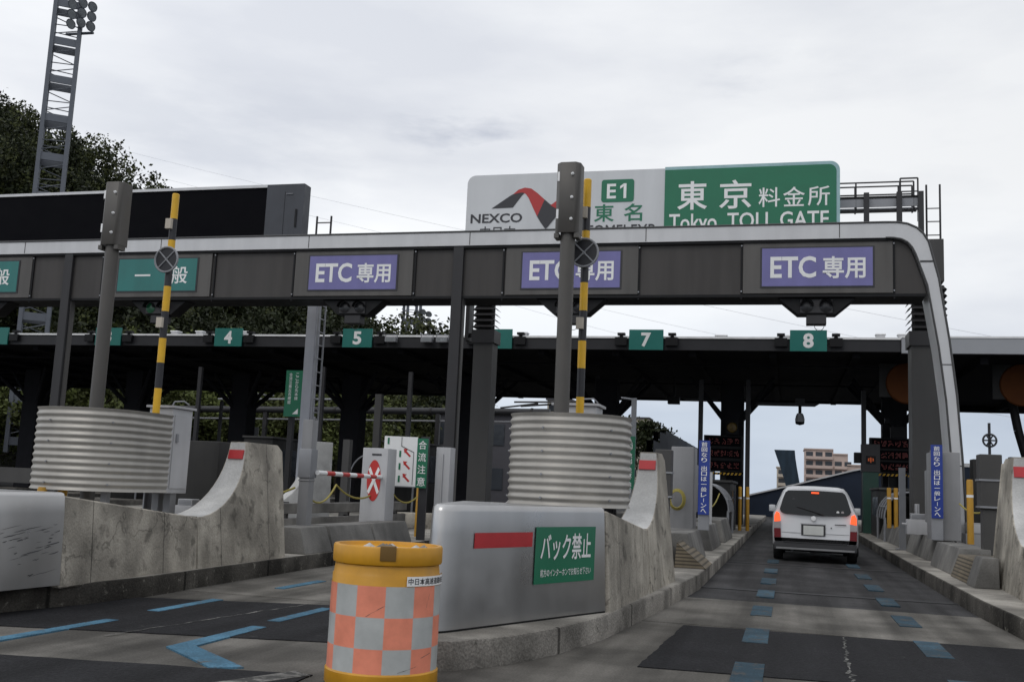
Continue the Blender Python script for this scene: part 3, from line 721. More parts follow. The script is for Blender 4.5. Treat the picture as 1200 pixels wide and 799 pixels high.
# ------------------------------------------------------------------ columns behind the gantry
def back_column(x, y, top, label, mt, wdt=.8, louver=True, ladder=False, bar=True):
    t = thing('box_column', label, 'column', (x, y, .2), 0, 'box columns behind the gantry')
    m = MB(); h = wdt/2
    if louver:
        m.box(-h, -h, 0, h, h, 4.95, mt); m.box(-h, -h, 6.1, h, h, top-.2, mt); m.box(-h+.08, -h+.08, 4.9, h-.08, h-.08, 6.15, 'dgrey')
    else: m.box(-h, -h, 0, h, h, top-.2, mt)
    m.build('shaft', t, bevel=.01, seg=1)
    if louver:
        m = MB()
        m.box(-h-.05, -h-.05, 4.62, h+.05, h+.05, 4.95, 'dpost')
        for k in range(7):
            z = 5.02+.15*k
            for s in (-1, 1): m.add([(s*(h-.05), -h, z+.1), (s*(h+.06), -h, z), (s*(h+.06), h, z), (s*(h-.05), h, z+.1)], [(0, 1, 2, 3)], 'dpost')
            m.add([(-h, -h+.05, z+.1), (h, -h+.05, z+.1), (h, -h-.06, z), (-h, -h-.06, z)], [(0, 1, 2, 3)], 'dpost')
        if bar: m.box(-h-.3, -.1, 4.7, -h-.2, .3, 6.3, 'dpost')
        if bar: m.box(-h-.2, 0, 6.0, -h, .1, 6.1, 'dpost')
        if bar: m.box(-h-.2, 0, 4.8, -h, .1, 4.9, 'dpost')
        m.build('louvre_box', t)
    if ladder:
        m = MB(); h -= .06
        for yy in (-.18, .22): m.bar((h+.14, yy, .4), (h+.14, yy, top-.4), .025, 'galv', 8)
        for k in range(int((top-1)/.36)): m.bar((h+.14, -.18, .6+.36*k), (h+.14, .22, .6+.36*k), .016, 'galv', 6)
        for k in range(4): m.bar((h, 0, 1+1.6*k), (h+.14, -.18, 1+1.6*k), .016, 'galv', 6)
        m.build('ladder', t)
back_column(at(569, 410, 24.9).x, 24.9, 7.0, 'dark grey box column with a louvred head left of the round corrugated shield', 'colm', .50)
back_column(3.06, 25.0, 7.3, 'dark grey box column rising behind the curved gantry leg', 'colm', .72, True, False, False)
back_column(at(366, 400, 25).x, 25.0, 7.0, 'pale blue-grey pylon with a ladder on its right side', 'pylon', .28, False, True)

# ------------------------------------------------------------------ gateway sign above the gantry
SY = 24.6
t = thing('gateway_sign', 'wide white and green gateway sign reading 東京 料金所 standing behind the gantry', 'sign', (0, SY, 0))
x0, x1, xm, zb, zt = -8.1, 1.15, -2.98, 6.95, 9.20
def rrect(xa, za, xb, zc, r, corners='tl tr bl br'):
    pts = []
    for cx, cz, a0, k in ((xb-r, zc-r, 0, 'tr'), (xa+r, zc-r, 90, 'tl'), (xa+r, za+r, 180, 'bl'), (xb-r, za+r, 270, 'br')):
        if k in corners:
            for i in range(7): a = R_(a0+15*i); pts.append((cx+r*math.cos(a), cz+r*math.sin(a)))
        else: pts.append((cx+(r if k[1] == 'r' else -r), cz+(r if k[0] == 't' else -r)))
    return pts
m = MB(); m.prism(rrect(x0, zb, xm, zt, .22, 'tl bl'), 0, .1, 'signwhite', 'y'); b1 = m.build('white_board', t, smooth=False)
m = MB(); m.prism(rrect(xm+.002, zb, x1, zt+.03, .22, 'tr br'), -.02, .1, 'cyan', 'y'); m.prism(rrect(xm+.004, zb+.07, x1-.08, zt-.05, .17, 'tr br'), -.03, -.021, 'green', 'y')
m.text('東', -2.66, 8.12, .72, .72, -.036, 'letter', .016); m.text('京', -1.65, 8.12, .76, .72, -.036, 'letter', .012)
for k, ch in enumerate('料金所'): m.text(ch, -.72+.57*k, 8.14, .5, .48, -.036, 'letter', .006)
m.text('Tokyo', -2.85, 7.48, 1.15, .54, -.036, 'letter', .012); m.text('TOLL GATE', -1.45, 7.62, 2.35, .40, -.036, 'letter', .012)
b2 = m.build('green_board', t, smooth=False)
m = MB(); m.prism(rrect(-4.56, 8.38, -3.74, 8.96, .07), -.012, -.004, 'green', 'y')
m.text('E', -4.42, 8.47, .23, .38, -.016, 'letter', .02); m.box(-4.0, -.017, 8.47, -3.93, -.013, 8.85, 'letter'); m.add([(-4.002, -.017, 8.85), (-4.002, -.017, 8.77), (-4.09, -.017, 8.71), (-4.09, -.017, 8.78)], [(0, 1, 2, 3)], 'letter')
m.text('東', -4.73, 7.88, .5, .45, -.006, 'green', .014); m.text('名', -3.98, 7.88, .46, .45, -.006, 'green', .014)
m.text('TOMEI EXP', -4.95, 7.50, 1.75, .30, -.006, 'ldark', .01)
m.text('NEXCO', -7.97, 7.92, 1.38, .245, -.006, 'ldark', .022); m.text('中日本', -7.7, 7.53, .95, .30, -.006, 'ldark', .01)
def poly(pts, mt, y): m.add([(p[0], y, p[1]) for p in pts], [tuple(range(len(pts)))], mt)
poly([(-7.42, 8.30), (-6.94, 8.62), (-6.66, 8.78), (-6.50, 8.74), (-6.62, 8.62), (-6.85, 8.31)], 'ldark', -.006)
up = [(-6.86, 8.66), (-6.72, 8.78), (-6.55, 8.83), (-6.38, 8.80), (-6.22, 8.68), (-6.02, 8.50), (-5.88, 8.38), (-5.75, 8.30)]
lo = [(-6.66, 8.70), (-6.6, 8.70), (-6.52, 8.66), (-6.44, 8.55), (-6.32, 8.30), (-6.2, 8.06), (-6.1, 7.9), (-5.98, 7.74)]
for a in range(7): m.add([(up[a][0], -.009, up[a][1]), (up[a+1][0], -.009, up[a+1][1]), (lo[a+1][0], -.009, lo[a+1][1]), (lo[a][0], -.009, lo[a][1])], [(0, 1, 2, 3)], 'lred' if a < 5 else 'ldark')
poly([(-5.98, 7.70), (-5.86, 8.28), (-5.58, 8.30), (-5.74, 8.0)], 'ldark', -.013)
poly([(-5.86, 8.34), (-5.4, 8.68), (-5.1, 8.8), (-5.3, 8.5), (-5.62, 8.2)], 'lred', -.017)
m.build('printed_face', b1, smooth=False)
for x in (-7.2, -4.6, -1.9, .4):
    m = MB(); m.box(x-.1, .1, 6.6, x+.1, .3, 9.0, 'dpost'); m.build('post', t)

# catwalk and rails behind the sign
t = thing('maintenance_catwalk', 'steel catwalk with handrails sticking out right of the green gateway sign', 'catwalk', (0, 25.4, 0))
m = MB(); m.box(-8, -.079, 8.22, 2.95, .25, 8.25, 'galv'); m.box(-8, -.12, 8.27, 2.95, -.08, 8.47, 'galv'); m.box(-8, -.13, 8.475, 2.95, -.07, 8.53, 'black'); m.build('deck', t)
for yy in (-.1, .25):
    m = MB()
    for z in (8.55, 8.86): m.bar((-8, yy, z+.02), (2.86, yy, z+.02), .02, 'dpost', 6)
    for x in (-6, -4, -2, 0, 1.55, 2.55, 2.86): m.bar((x, yy, 8.2), (x, yy, 8.88), .022, 'dpost', 6)
    m.build('handrail', t)
m = MB()
for x in (2.6, 3.0): m.bar((x, .3, 8.0), (x, .3, 9.08), .022, 'dpost', 6)
m.bar((2.6, .3, 9.08), (3.0, .3, 9.08), .022, 'dpost', 6); m.bar((2.6, .3, 8.75), (3.0, .3, 8.75), .018, 'dpost', 6); m.build('end_gate', t)
for x in (1.78, 2.52, 3.0):
    m = MB(); m.box(x-.06, -.3, 6.9, x+.06, -.16, 8.58, 'dpost'); m.build('support_post', t)
t = thing('access_ladder', 'thin vertical ladder on top of the column by the curved gantry leg', 'ladder', (0, 25.3, 0))
m = MB()
for x in (3.14, 3.44): m.bar((x, 0, 7.2), (x, 0, 8.78), .025, 'dpost', 6)
for z in (7.55, 7.88, 8.2): m.bar((3.14, 0, z), (3.44, 0, z), .014, 'dpost', 6)
m.build('rails_and_rungs', t)

# black display panel on the left
t = thing('display_panel', 'long black display panel above the gantry at left with a grey end section', 'display panel', (0, 24.5, 0))
m = MB(); m.box(-32, 0, 6.95, -13.8, .5, 9.04, 'screen'); m.build('screen', t)
m = MB(); m.box(-32, -.04, 9.042, -13.8, .5, 9.12, 'trim'); m.build('top_flashing', t)
m = MB(); m.box(-13.797, -.06, 6.95, -12.68, .32, 9.11, 'endbox'); m.box(-13.25, -.066, 7.0, -13.235, -.061, 8.9, 'black'); m.box(-13.2, -.09, 8.82, -13.0, -.062, 8.84, 'galv'); m.box(-12.9, -.09, 7.9, -12.85, -.062, 8.4, 'black'); m.build('end_housing', t, bevel=.01, seg=1)
t = thing('access_ladder', 'short ladder top poking above the gantry right of the black display panel', 'ladder', (0, 24.8, 0))
m = MB()
for x in (-12.42, -12.0): m.bar((x, 0, 6.9), (x, 0, 8.28), .028, 'dpost', 6)
for z in (7.4, 7.75, 8.1): m.bar((x-.42, 0, z), (x, 0, z), .018, 'dpost', 6)
m.build('rails_and_rungs', t)

# ================================================================== CANOPY
t = thing('toll_canopy', 'long dark flat canopy across the toll lanes with lane number signs on its edge', 'canopy')
m = MB(); m.box(-60, 34.02, 5.97, 3.4, 52, 6.36, 'soff'); m.build('roof', t)
m = MB(); m.box(-60, 33.9, 5.95, 3.4, 34.015, 6.33, 'fascia'); m.build('fascia', t)
m = MB(); m.box(-60, 33.86, 6.333, 3.4, 34.4, 6.40, 'lip'); m.build('roof_flashing', t)
m = MB()
for k in range(24):
    x = 2.1-2.6*k; m.box(x-.12, 34.3, 5.80, x+.12, 51.8, 5.965, 'soff')
for y in (36.5, 43, 50.5): m.box(-60, y-.15, 5.74, 3.3, y+.15, 5.797, 'soff')
m.box(-60, 51.9, 5.86, 3.4, 52.1, 5.968, 'soff')
m.build('soffit_beam', t)
t = thing('toll_canopy', 'second canopy with a pale grey edge and orange discs under it at far right', 'canopy')
m = MB(); m.box(3.45, 34.02, 5.9, 30, 52, 6.42, 'soff'); m.build('roof', t)
m = MB(); m.box(3.42, 33.8, 5.9, 30, 34.015, 6.38, 'fascia2'); m.build('fascia', t)
m = MB(); m.box(3.42, 33.78, 6.383, 30, 34.3, 6.44, 'lip'); m.build('roof_flashing', t)
m = MB(); m.box(3.45, 51.7, 5.6, 30, 52, 5.895, 'soff')
for x in (5.9, 9.4, 13): m.box(x-.12, 34.4, 5.65, x+.12, 51.6, 5.895, 'soff')
m.build('soffit_beam', t)
for cx in (3.85, 7.35, 10.9):
    m = MB(); m.lathe([(0, -.02), (.66, -.02), (.70, .04), (.0, .041)], (cx, 36.2, 5.22), 'orange', 40, 'y')
    m.box(cx-.9, 36.26, 4.75, cx+.95, 36.32, 5.88, 'dgrey'); m.build('orange_disc', t)

NUML = {8: 'green lane number 8 sign on the canopy edge', 7: 'green lane number 7 sign on the canopy edge', 6: 'green lane number 6 sign half hidden by the louvred column', 5: 'green lane number 5 sign on the canopy edge',
        4: 'green lane number 4 sign on the canopy edge', 3: 'green lane number 3 sign half hidden by the left pole', 2: 'green lane number 2 sign at the left edge of the picture'}
for n in range(8, 1, -1):
    cx = .61-PITCH*(8-n)
    t = thing('lane_number_sign', NUML[n], 'number sign', (cx, 33.8, 5.93), 0, 'lane number signs on the canopy')
    m = MB(); m.box(-.57, -.04, 0, .57, .02, .68, 'numgreen'); m.text(str(n), -.165, .10, .33, .48, -.046, 'letter', .035); m.build('sign_face', t, smooth=False)
    for x in (-.85, .85):
        m = MB(); m.box(x-.2, -.06, .15, x+.2, .05, .42, 'black'); m.cbox(x, .1, .421, .12, .1, .08, 'black'); m.cbox(x, .1, .502, .25, .2, .08, 'black'); m.build('lamp_bracket', t)
RB = ((1032, 396, 0), (1058, 397, 0), (288, 386, 0), (205, 389, 0), (234, 391, 0), (925, 395, 1), (613, 395, 0), (845, 396, 1))
RBL = ['small white box on the canopy roof right of lane number 8', 'small white box on the canopy roof beside the curved gantry leg', 'small white box on the canopy roof right of lane number 4', 'white box on the canopy roof just right of the striped bar', 'flat white box on the canopy roof between the striped bar and lane number 4',
       'flat white box on the canopy roof left of lane number 8', 'white box on the canopy roof right of lane number 6', 'flat white box on the canopy roof right of lane number 7']
for (px, py, f), lb in zip(RB, RBL):
    p = at(px, py, 34.4); m = MB(); m.cbox(0, 0, 0, .36 if f else .27, .3, .10 if f else .16, 'whitebox'); m.cbox(0, 0, .163 if not f else .103, .42 if f else .32, .34, .035, 'lip')
    one(m, 'roof_vent_box', lb, 'vent box', 'small boxes on the canopy roof', loc=(p.x, 34.5, 6.402))
for k, (px, lb) in enumerate(((480-22, 'small floodlight on the canopy edge right of lane number 5'), (500, 'small floodlight on the canopy edge, second right of lane number 5'), (518, 'small floodlight on the canopy edge nearest the dark gantry post'))):
    p = at(px, 402, 33.7); t = thing('spot_lamp', lb, 'lamp', (p.x, 33.72, 6.12), 0, 'small floodlights on the canopy edge')
    m = MB(); m.box(-.2, -.12, 0, .2, .1, .18, 'galv'); m.box(-.17, -.125, .03, .17, -.121, .15, 'flood'); m.build('lamp_head', t, bevel=.01, seg=1)
    m = MB(); m.tube([(-.22, 0, .09), (-.22, 0, .26), (.22, 0, .26), (.22, 0, .09)], .018, 'galv'); m.build('bracket', t)

# canopy columns with spreading heads
CL = ['dark canopy column behind the message board right of our lane', 'dark canopy column with an amber lamp left of our lane', 'dark canopy column with spreading head behind the round corrugated shield', 'dark canopy column hidden behind the louvred box column',
      'dark canopy column left of the red-crossed cabinet', 'dark canopy column between the striped bar and the green arrow sign', 'dark canopy column behind the left pole', 'dark canopy column at the left edge of the picture']
CXs = [3.75, -2.05, -6.9, -12.5, -17.7, -22.9, -28.2, -33.6]
col0 = None
for x, lb in zip(CXs, CL):
    if col0 is None:
        col0 = t = thing('canopy_column', lb, 'column', (x, 40, .2), 0, 'canopy columns on the islands')
        m = MB(); m.box(-.42, -.4, 0, .42, .4, 5.38, 'soff'); m.build('shaft', t, bevel=.02, seg=1)
        m = MB()
        for sx in (-1, 1):
            for sy in (-1, 0, 1): m.bar((sx*.3, sy*.3, 3.9), (sx*1.5, sy*1.4, 5.38), .11, 'soff', 6, .07)
        m.build('branch_strut', t)
    else: dup(col0, (x, 40, .2), label=lb)
p = at(858, 501, 39.4); m = MB(); m.lathe([(0, -.05), (.16, -.03), (.19, 0)], (p.x, 39.3, p.z), 'amber', 24, 'y'); m.box(p.x-.24, 39.301, p.z-.26, p.x+.24, 39.5, p.z+.26, 'black')
one(m, 'warning_lamp', 'round amber warning lamp on the dark canopy column above the message board', 'lamp')

# message boards
rng = random.Random(3)
def message_board(cx, Y, z0, w, h, label, extra):
    t = thing('message_board', label, 'message board', (cx, Y, z0), 0, 'red text message boards by the booths')
    m = MB(); m.box(-w/2, 0, 0, w/2, .3, h, 'black'); m.build('casing', t, bevel=.01, seg=1)
    m = MB(); rows = 3; ch = h/rows
    for r in range(rows):
        zc = h-ch*(r+.5)
        m.box(-w/2+.08, -.006, zc-.17, w/2-.08, -.001, zc+.17, 'screen')
        x = -w/2+.16
        while x < w/2-.2:
            for a in range(5):
                for b in range(5):
                    if rng.random() < .5: m.box(x+a*.036, -.012, zc-.1+b*.042, x+a*.036+.028, -.007, zc-.1+b*.042+.032, 'ledred')
            x += .235
    m.build('led_face', t, smooth=False)
    m = MB(); k = 0; x = -w/2
    while x < w/2-.07:
        m.prism([(x, -.12), (x+.07, -.12), (x+.12, -.04), (x+.05, -.04)], -.01, .02, 'yellow' if k % 2 == 0 else 'black', 'y'); x += .07; k += 1
    m.build('hazard_strip', t, smooth=False)
    m = MB(); m.box(-.1, .1, -z0+.2, .1, .29, -.003, 'black'); m.build('post', t)
message_board(-2.3, 38.6, 2.12, 1.42, 1.32, 'black message board with dim red text left of the van', 0)
message_board(3.55, 38.6, 2.3, 1.5, 1.22, 'black message board with dim red text right of the van', 0)
m = MB(); p = at(1052, 503, 38.9); m.cbox(p.x, 38.9, 3.53, .5, .4, .42, 'black'); m.cbox(p.x, 38.9, 3.955, .14, .14, .08, 'black')
m.bar((p.x-.2, 38.9, 3.9), (p.x-.36, 38.7, 4.12), .05, 'black'); m.cbox(p.x-.38, 38.65, 4.06, .16, .26, .16, 'black')
one(m, 'camera_unit', 'dark camera box sitting on the right message board', 'camera', bevel=.01, seg=1)

# thin posts and camera arms around the booths
def post(px, top, Y, label, w=.16, mt='dpost', base=.2):
    p = at(px, top, Y); m = MB(); m.cbox(0, 0, 0, w, w, p.z-base, mt); m.cbox(0, 0, 0, w*2, w*2, .03, mt)
    return one(m, 'booth_post', label, 'post', 'slim posts beside the booths', loc=(p.x, Y, base))
post(822, 445, 38.0, 'slim dark post left of the left message board')
post(877, 445, 38.0, 'slim dark post between the left message board and the van')
post(1012, 458, 38.0, 'slim dark post left of the right message board')
post(1075, 461, 37.0, 'pale grey post right of the right message board', .2, 'galv')
post(236, 430, 34, 'slim dark post right of the striped bar', .14)
post(482, 436, 34, 'slim dark post above the merging sign', .14)
post(380, 430, 34, 'slim dark post right of the pale ladder pylon', .13)
post(345, 445, 30, 'slim dark post holding the green vertical sign', .16)
post(260, 470, 42, 'thin dark post far behind the curved white ramp', .12)
post(700, 440, 40, 'slim dark post above the white cabinet of the central pole', .14)
post(408, 515, 21, 'short grey post left of the red-crossed cabinet', .16, 'colm')
post(445, 462, 34, 'grey post behind the red-crossed cabinet', .24, 'colm')
t = thing('camera_gantry', 'horizontal arm holding a small dome camera over the van lane', 'camera arm', (0, 39.4, 0))
m = MB(); m.box(-1.5, -.05, 4.64, .95, .05, 4.76, 'dpost'); m.prism([(.95, 4.64), (1.14, 4.76), (.95, 4.76)], -.05, .05, 'dpost', 'y'); m.box(.25, -.08, 4.765, .6, .08, 4.93, 'dpost'); m.build('arm', t)
m = MB(); m.bar((.42, 0, 4.64), (.42, 0, 4.35), .06, 'black', 10); m.lathe([(0, .33), (.1, .33), (.14, .25), (.17, .12), (.17, .05), (.14, -.04), (0, -.06)], (.42, 0, 4.05), 'whitebox', 20); m.lathe([(.172, 0.02), (.145, -.06), (.0, -.1)], (.42, 0, 4.04), 'black', 20); m.build('dome_camera', t)
t = thing('camera_gantry', 'short horizontal arm left of the dark canopy column with the amber lamp', 'camera arm', (0, 39.3, 0))
m = MB(); m.box(-3.7, -.05, 4.74, -2.57, .05, 4.83, 'dpost'); m.prism([(-3.7, 4.74), (-3.7, 4.83), (-3.9, 4.83)], -.05, .05, 'dpost', 'y'); m.build('arm', t)
m = MB(); p = at(788, 469, 39); m.cbox(p.x, .2, p.z-.1, .45, .3, .28, 'black'); m.cbox(p.x, .2, p.z+.18, .1, .1, .8, 'black'); m.build('hanging_box', t, bevel=.01, seg=1)

# ------------------------------------------------------------------ island furniture
def kerb_block(x0, y0, x1, y1, h, label, face=0, mt='block'):
    """concrete block with a battered side; face -1 / +1: which side slopes"""
    m = MB(); a = .12
    b = [(x0, y0), (x1, y0), (x1, y1), (x0, y1)]
    tq = [(x0+(a if face < 0 else 0), y0+.03), (x1-(a if face > 0 else 0), y0+.03), (x1-(a if face > 0 else 0), y1-.03), (x0+(a if face < 0 else 0), y1-.03)]
    m.add([(*p, .2) for p in b]+[(*p, .2+h) for p in tq], [(3,2,1,0),(4,5,6,7),(0,1,5,4),(1,2,6,5),(2,3,7,6),(3,0,4,7)], mt)
    one(m, 'kerb_block', label, 'concrete block', 'concrete blocks along the islands', bevel=.025)
kerb_block(2.45, 17.2, 3.0, 19.9, .42, 'long concrete block at the foot of the right silver cabinet', -1)
kerb_block(2.4, 15.65, 3.1, 17.17, .34, 'tan ribbed step block between the ramp and the right silver cabinet', -1, 'tan')
kerb_block(2.38, 14.95, 2.7, 15.6, .40, 'rounded concrete block beside the right barrier ramp', -1)
kerb_block(2.58, 21.3, 3.05, 25.1, .44, 'concrete block behind the right blue sign cabinet', -1)
kerb_block(2.62, 26.1, 3.05, 33, .44, 'concrete block below the three yellow bollards', -1)
kerb_block(-2.5, 15.2, -1.6, 16.0, .40, 'concrete block with ribbed front beside the central ramp', 1)
kerb_block(-2.3, 16.05, -1.36, 18.4, .46, 'concrete block at the foot of the left silver cabinet', 1)
kerb_block(-2.1, 20.3, -1.38, 23.0, .46, 'concrete block behind the left blue sign cabinet', 1)
kerb_block(-2.1, 24.0, -1.35, 27.2, .50, 'farthest concrete block of the central island', 1)
m = MB(); m.prism([(-1.58, .2), (-1.12, .2), (-1.55, .56)], 15.25, 16.5, 'tan', 'y'); one(m, 'step_wedge', 'tan ribbed step wedge on the central island kerb', 'step')
for y0, y1, lb in ((13.2, 14.1, 'left block of the concrete row below the grey gate post'), (14.13, 15.75, 'middle block of the concrete row in front of the red-crossed cabinet'), (15.78, 17.4, 'right block of the concrete row, below the merging sign')):
    kerb_block(-6.95, y0, -6.42, y1, .36, lb, 1)

# grey gate post with red and white barrier arm
t = thing('barrier_gate', 'grey gate post with red and white arm closing the lane behind the left ramp', 'barrier gate', (-6.85, 13.95, .2), 0)
m = MB(); m.cbox(0, 0, 0, .16, .18, 1.9, 'greybox'); m.box(-.09, -.1, 1.0, .09, .1, 1.02, 'galv'); m.build('post', t, bevel=.012)
m = MB(); m.cbox(.0, 0, 1.05, .20, .22, .42, 'galv'); m.build('motor_box', t, bevel=.012)
m = MB(); n = 9
for k in range(n): m.bar((.14-.024*k, .05+.335*k, 1.13-.002*k), (.14-.024*(k+1), .05+.335*(k+1), 1.13-.002*(k+1)), .036, 'redpaint' if k % 2 else 'letter', 12)
m.build('barrier_arm', t)
t = thing('lane_cabinet', 'white upright cabinet with a red oval and white cross', 'cabinet', (-7.05, 17.2, .2), 0)
m = MB(); m.cbox(0, 0, 0, .48, .42, 1.62, 'whitebox'); m.build('housing', t, bevel=.015)
m = MB(); vs = [(.13*math.cos(2*math.pi*k/32), -.216, 1.05+.36*math.sin(2*math.pi*k/32)) for k in range(32)]; m.add(vs, [tuple(range(32))], 'redpaint')
for s in (1, -1): m.add([(-.11, -.221-.004*s, 1.05-s*.19), (-.075, -.221-.004*s, 1.05-s*.24), (.11, -.221-.004*s, 1.05+s*.19), (.075, -.221-.004*s, 1.05+s*.24)], [(0, 1, 2, 3)], 'letter')
m.box(-.06, -.219, 1.49, .12, -.215, 1.52, 'ldark'); m.build('cross_sign', t, smooth=False)
t = thing('merging_sign', 'white and green sign with red arrows reading 合流注意 beside the red-crossed cabinet', 'sign', (-6.85, 18.0, 0), R_(12))
m = MB(); m.box(-.42, -.03, 1.17, .20, .02, 2.08, 'letter'); m.box(.202, -.03, 1.15, .40, .02, 2.06, 'green')
m.box(-.42, -.028, 1.15, .20, .018, 1.169, 'galv')
for k, ch in enumerate('合流注意'): m.text(ch, .225, 1.86-.225*k, .15, .16, -.036, 'letter', .006)
for z in (1.24, 1.47, 1.70, 1.93): m.box(-.36, -.036, z, -.325, -.031, z+.12, 'green')
for z in (1.24, 1.47, 1.70): m.box(-.13, -.036, z, -.095, -.031, z+.12, 'green')
for z in (1.27, 1.50, 1.73):
    m.add([(-.05, -.036, z+.13), (.03, -.036, z+.12), (-.035, -.036, z+.05)], [(0, 1, 2)], 'redpaint'); m.add([(-.01, -.0335, z+.10), (.09, -.0335, z), (.065, -.0335, z-.025), (-.035, -.0335, z+.07)], [(0, 1, 2, 3)], 'redpaint')
m.box(-.10, -.036, 1.90, -.09, -.031, 2.07, 'ldark'); m.add([(-.10, -.036, 1.90), (-.09, -.036, 1.91), (.145, -.036, 1.80), (.135, -.036, 1.79)], [(0, 1, 2, 3)], 'ldark'); m.box(.135, -.036, 1.2, .145, -.031, 1.8, 'ldark')
m.build('sign_face', t, smooth=False)
m = MB(); m.cbox(.33, .1, .2, .15, .12, 1.9, 'dpost'); m.build('post', t)
m = MB(); m.cbox(.62, .45, .2, .28, .3, 1.72, 'whitebox'); m.cbox(.62, .28, .6, .02, .03, 1.2, 'galv')
one(m, 'locker_cabinet', 'tall white cabinet right of the merging sign', 'cabinet', bevel=.01, loc=(-6.85, 18.0, 0))

for x, zz, lb in ((-8.3, .62, 'grey steel guard rail behind the grey gate post'), (-8.32, .36, 'lower grey guard rail behind the grey gate post')):
    t = thing('guard_rail', lb, 'guard rail', (x, 13.4, .2), 0, 'grey guard rails on the left island')
    m = MB(); m.box(-.05, 0, zz-.2, .05, 8.5, zz-.02, 'block'); m.build('rail', t, bevel=.01, seg=1)
    for k in range(4):
        m = MB(); m.box(-.14, .3+2.6*k, 0, -.055, .4+2.6*k, zz, 'colm'); m.build('post', t)
t = thing('guard_rail', 'grey steel rail at the left edge behind the corrugated shield', 'guard rail', (-12.9, 14.6, .2))
m = MB(); m.box(-4, 0, .75, 3.2, .1, 1.0, 'colm'); m.box(-4, .02, .3, 3.2, .08, .42, 'galv'); m.build('rail', t)
for k in range(5):
    m = MB(); m.box(-3.6+1.6*k, .11, 0, -3.5+1.6*k, .2, 1.05, 'galv'); m.build('post', t)
for x, y, h, lb in ((-7.0, 19.2, 1.15, 'yellow bollard behind the merging sign'), (at(74, 570, 9.3).x, 9.3, .84, 'orange-yellow bollard under the long corrugated shield'), (at(50, 570, 9.1).x, 9.1, .84, 'orange-yellow bollard at the left end under the long corrugated shield')):
    m = MB(); m.lathe([(.05, 0), (.05, h-.03), (.04, h), (0, h)], (0, 0, 0), 'bollardp', 14); one(m, 'bollard', lb, 'bollard', 'yellow bollards on the islands', loc=(x, y, .2))
m = MB(); m.cbox(0, 0, 0, .3, .26, .22, 'whitebox'); m.cbox(.0, 0, .222, .2, .18, .08, 'galv'); one(m, 'sensor_unit', 'small white sensor box under the long corrugated shield', 'sensor', bevel=.01, loc=(-7.3, 11.6, .62))
m = MB(); m.cbox(0, 0, 0, .3, .3, .42, 'colm'); one(m, 'pedestal', 'small dark pedestal carrying the white sensor box', 'pedestal', loc=(-7.3, 11.6, .2))
def rope(m, a, b, sag, r=.016, mt='rope', n=10):
    a, b = Vector(a), Vector(b)
    m.tube([tuple(a.lerp(b, i/n) - Vector((0, 0, sag*4*(i/n)*(1-i/n)))) for i in range(n+1)], r, mt)
for a, b, sg, lb in (((-6.9, 14.1, 1.0), (-7.4, 16.2, 1.15), .2, 'sagging yellow rope from the grey gate post'), ((-7.4, 16.2, 1.15), (-7.1, 16.98, .98), .12, 'yellow rope ending at the red-crossed cabinet'), ((-6.85, 17.3, 1.1), (-6.6, 18.0, .98), .16, 'yellow rope under the merging sign'), ((-8.2, 13.4, .85), (-7.0, 13.9, 1.1), .1, 'yellow rope behind the left white ramp')):
    m = MB(); rope(m, a, b, sg); one(m, 'safety_rope', lb, 'rope', 'yellow ropes between posts')

# silver cabinets with vertical blue signs
def blue_cabinet(loc, w, d, h, sx, label, mirror):
    sx = sx-loc[0]
    t = thing('lane_cabinet', label, 'cabinet', loc, 0, 'silver cabinets with vertical blue signs')
    m = MB(); m.box(-w/2, -d/2, 0, w/2, d/2, h, 'greybox'); m.box(-w/2, d/2+.01, .3, w/2, d/2+.3, h*.8, 'greybox'); m.build('housing', t, bevel=.02)
    m = MB(); m.box(sx-.1, -d/2-.13, 0, sx+.1, -d/2-.01, h+.02, 'galv'); m.build('sign_post', t, bevel=.006, seg=1)
    m = MB(); m.box(sx-.1, -d/2-.16, h-1.22, sx+.1, -d/2-.132, h+.12, 'bluesign'); m.vtext('前回なり 出口は一般レーンへ', sx, h+.095, .088, -d/2-.166, 'letter', .012, 1.09, 1.25); m.build('blue_sign', t, smooth=False)
blue_cabinet((at(1107, 560, 20.7).x, 20.9, .62), .5, .7, 1.62, at(1098, 560, 20.4).x, 'silver cabinet with a vertical blue sign beside the curved gantry leg', 1)
blue_cabinet((at(801, 560, 19.5).x, 19.6, .62), .42, .7, 1.50, at(825, 560, 19.1).x, 'silver cabinet with a vertical blue sign behind the central ramp', -1)

def antenna_post(loc, h, label, w=.32):
    t = thing('antenna_post', label, 'post', loc, 0, 'dark grey box posts with clamp bands')
    m = MB(); m.cbox(0, 0, 0, w*.75, w*.8, h*.55, 'colm'); m.cbox(0, 0, h*.55, w, w, h*.45, 'colm'); m.build('shaft', t, bevel=.01, seg=1)
    for z in (h*.56, h*.78):
        m = MB(); m.cbox(0, 0, z, w+.03, w+.03, .03, 'galv'); m.build('clamp_band', t)
antenna_post((3.02, 17.4, .2), 1.87, 'dark grey box post beside the right barrier ramp')
antenna_post((-1.96, 17.0, .2), 1.76, 'grey box post behind the central ramp', .27)
def wheel_rod(x, y, z0, z1, zc, label):
    m = MB(); m.bar((x, y, z0), (x, y, z1), .022, 'pblack', 10)
    m.tube([(x+.1*math.cos(2*math.pi*k/24), y-.03, zc+.1*math.sin(2*math.pi*k/24)) for k in range(25)], .016, 'pblack', 6)
    for a in (0, 60, 120): m.bar((x-.1*math.cos(R_(a)), y-.03, zc-.1*math.sin(R_(a))), (x+.1*math.cos(R_(a)), y-.03, zc+.1*math.sin(R_(a))), .012, 'pblack', 6)
    one(m, 'signal_bar', label, 'warning bar')
wheel_rod(3.12, 17.9, 1.0, 2.6, 2.32, 'thin black bar with a spoked ring above the right box post')

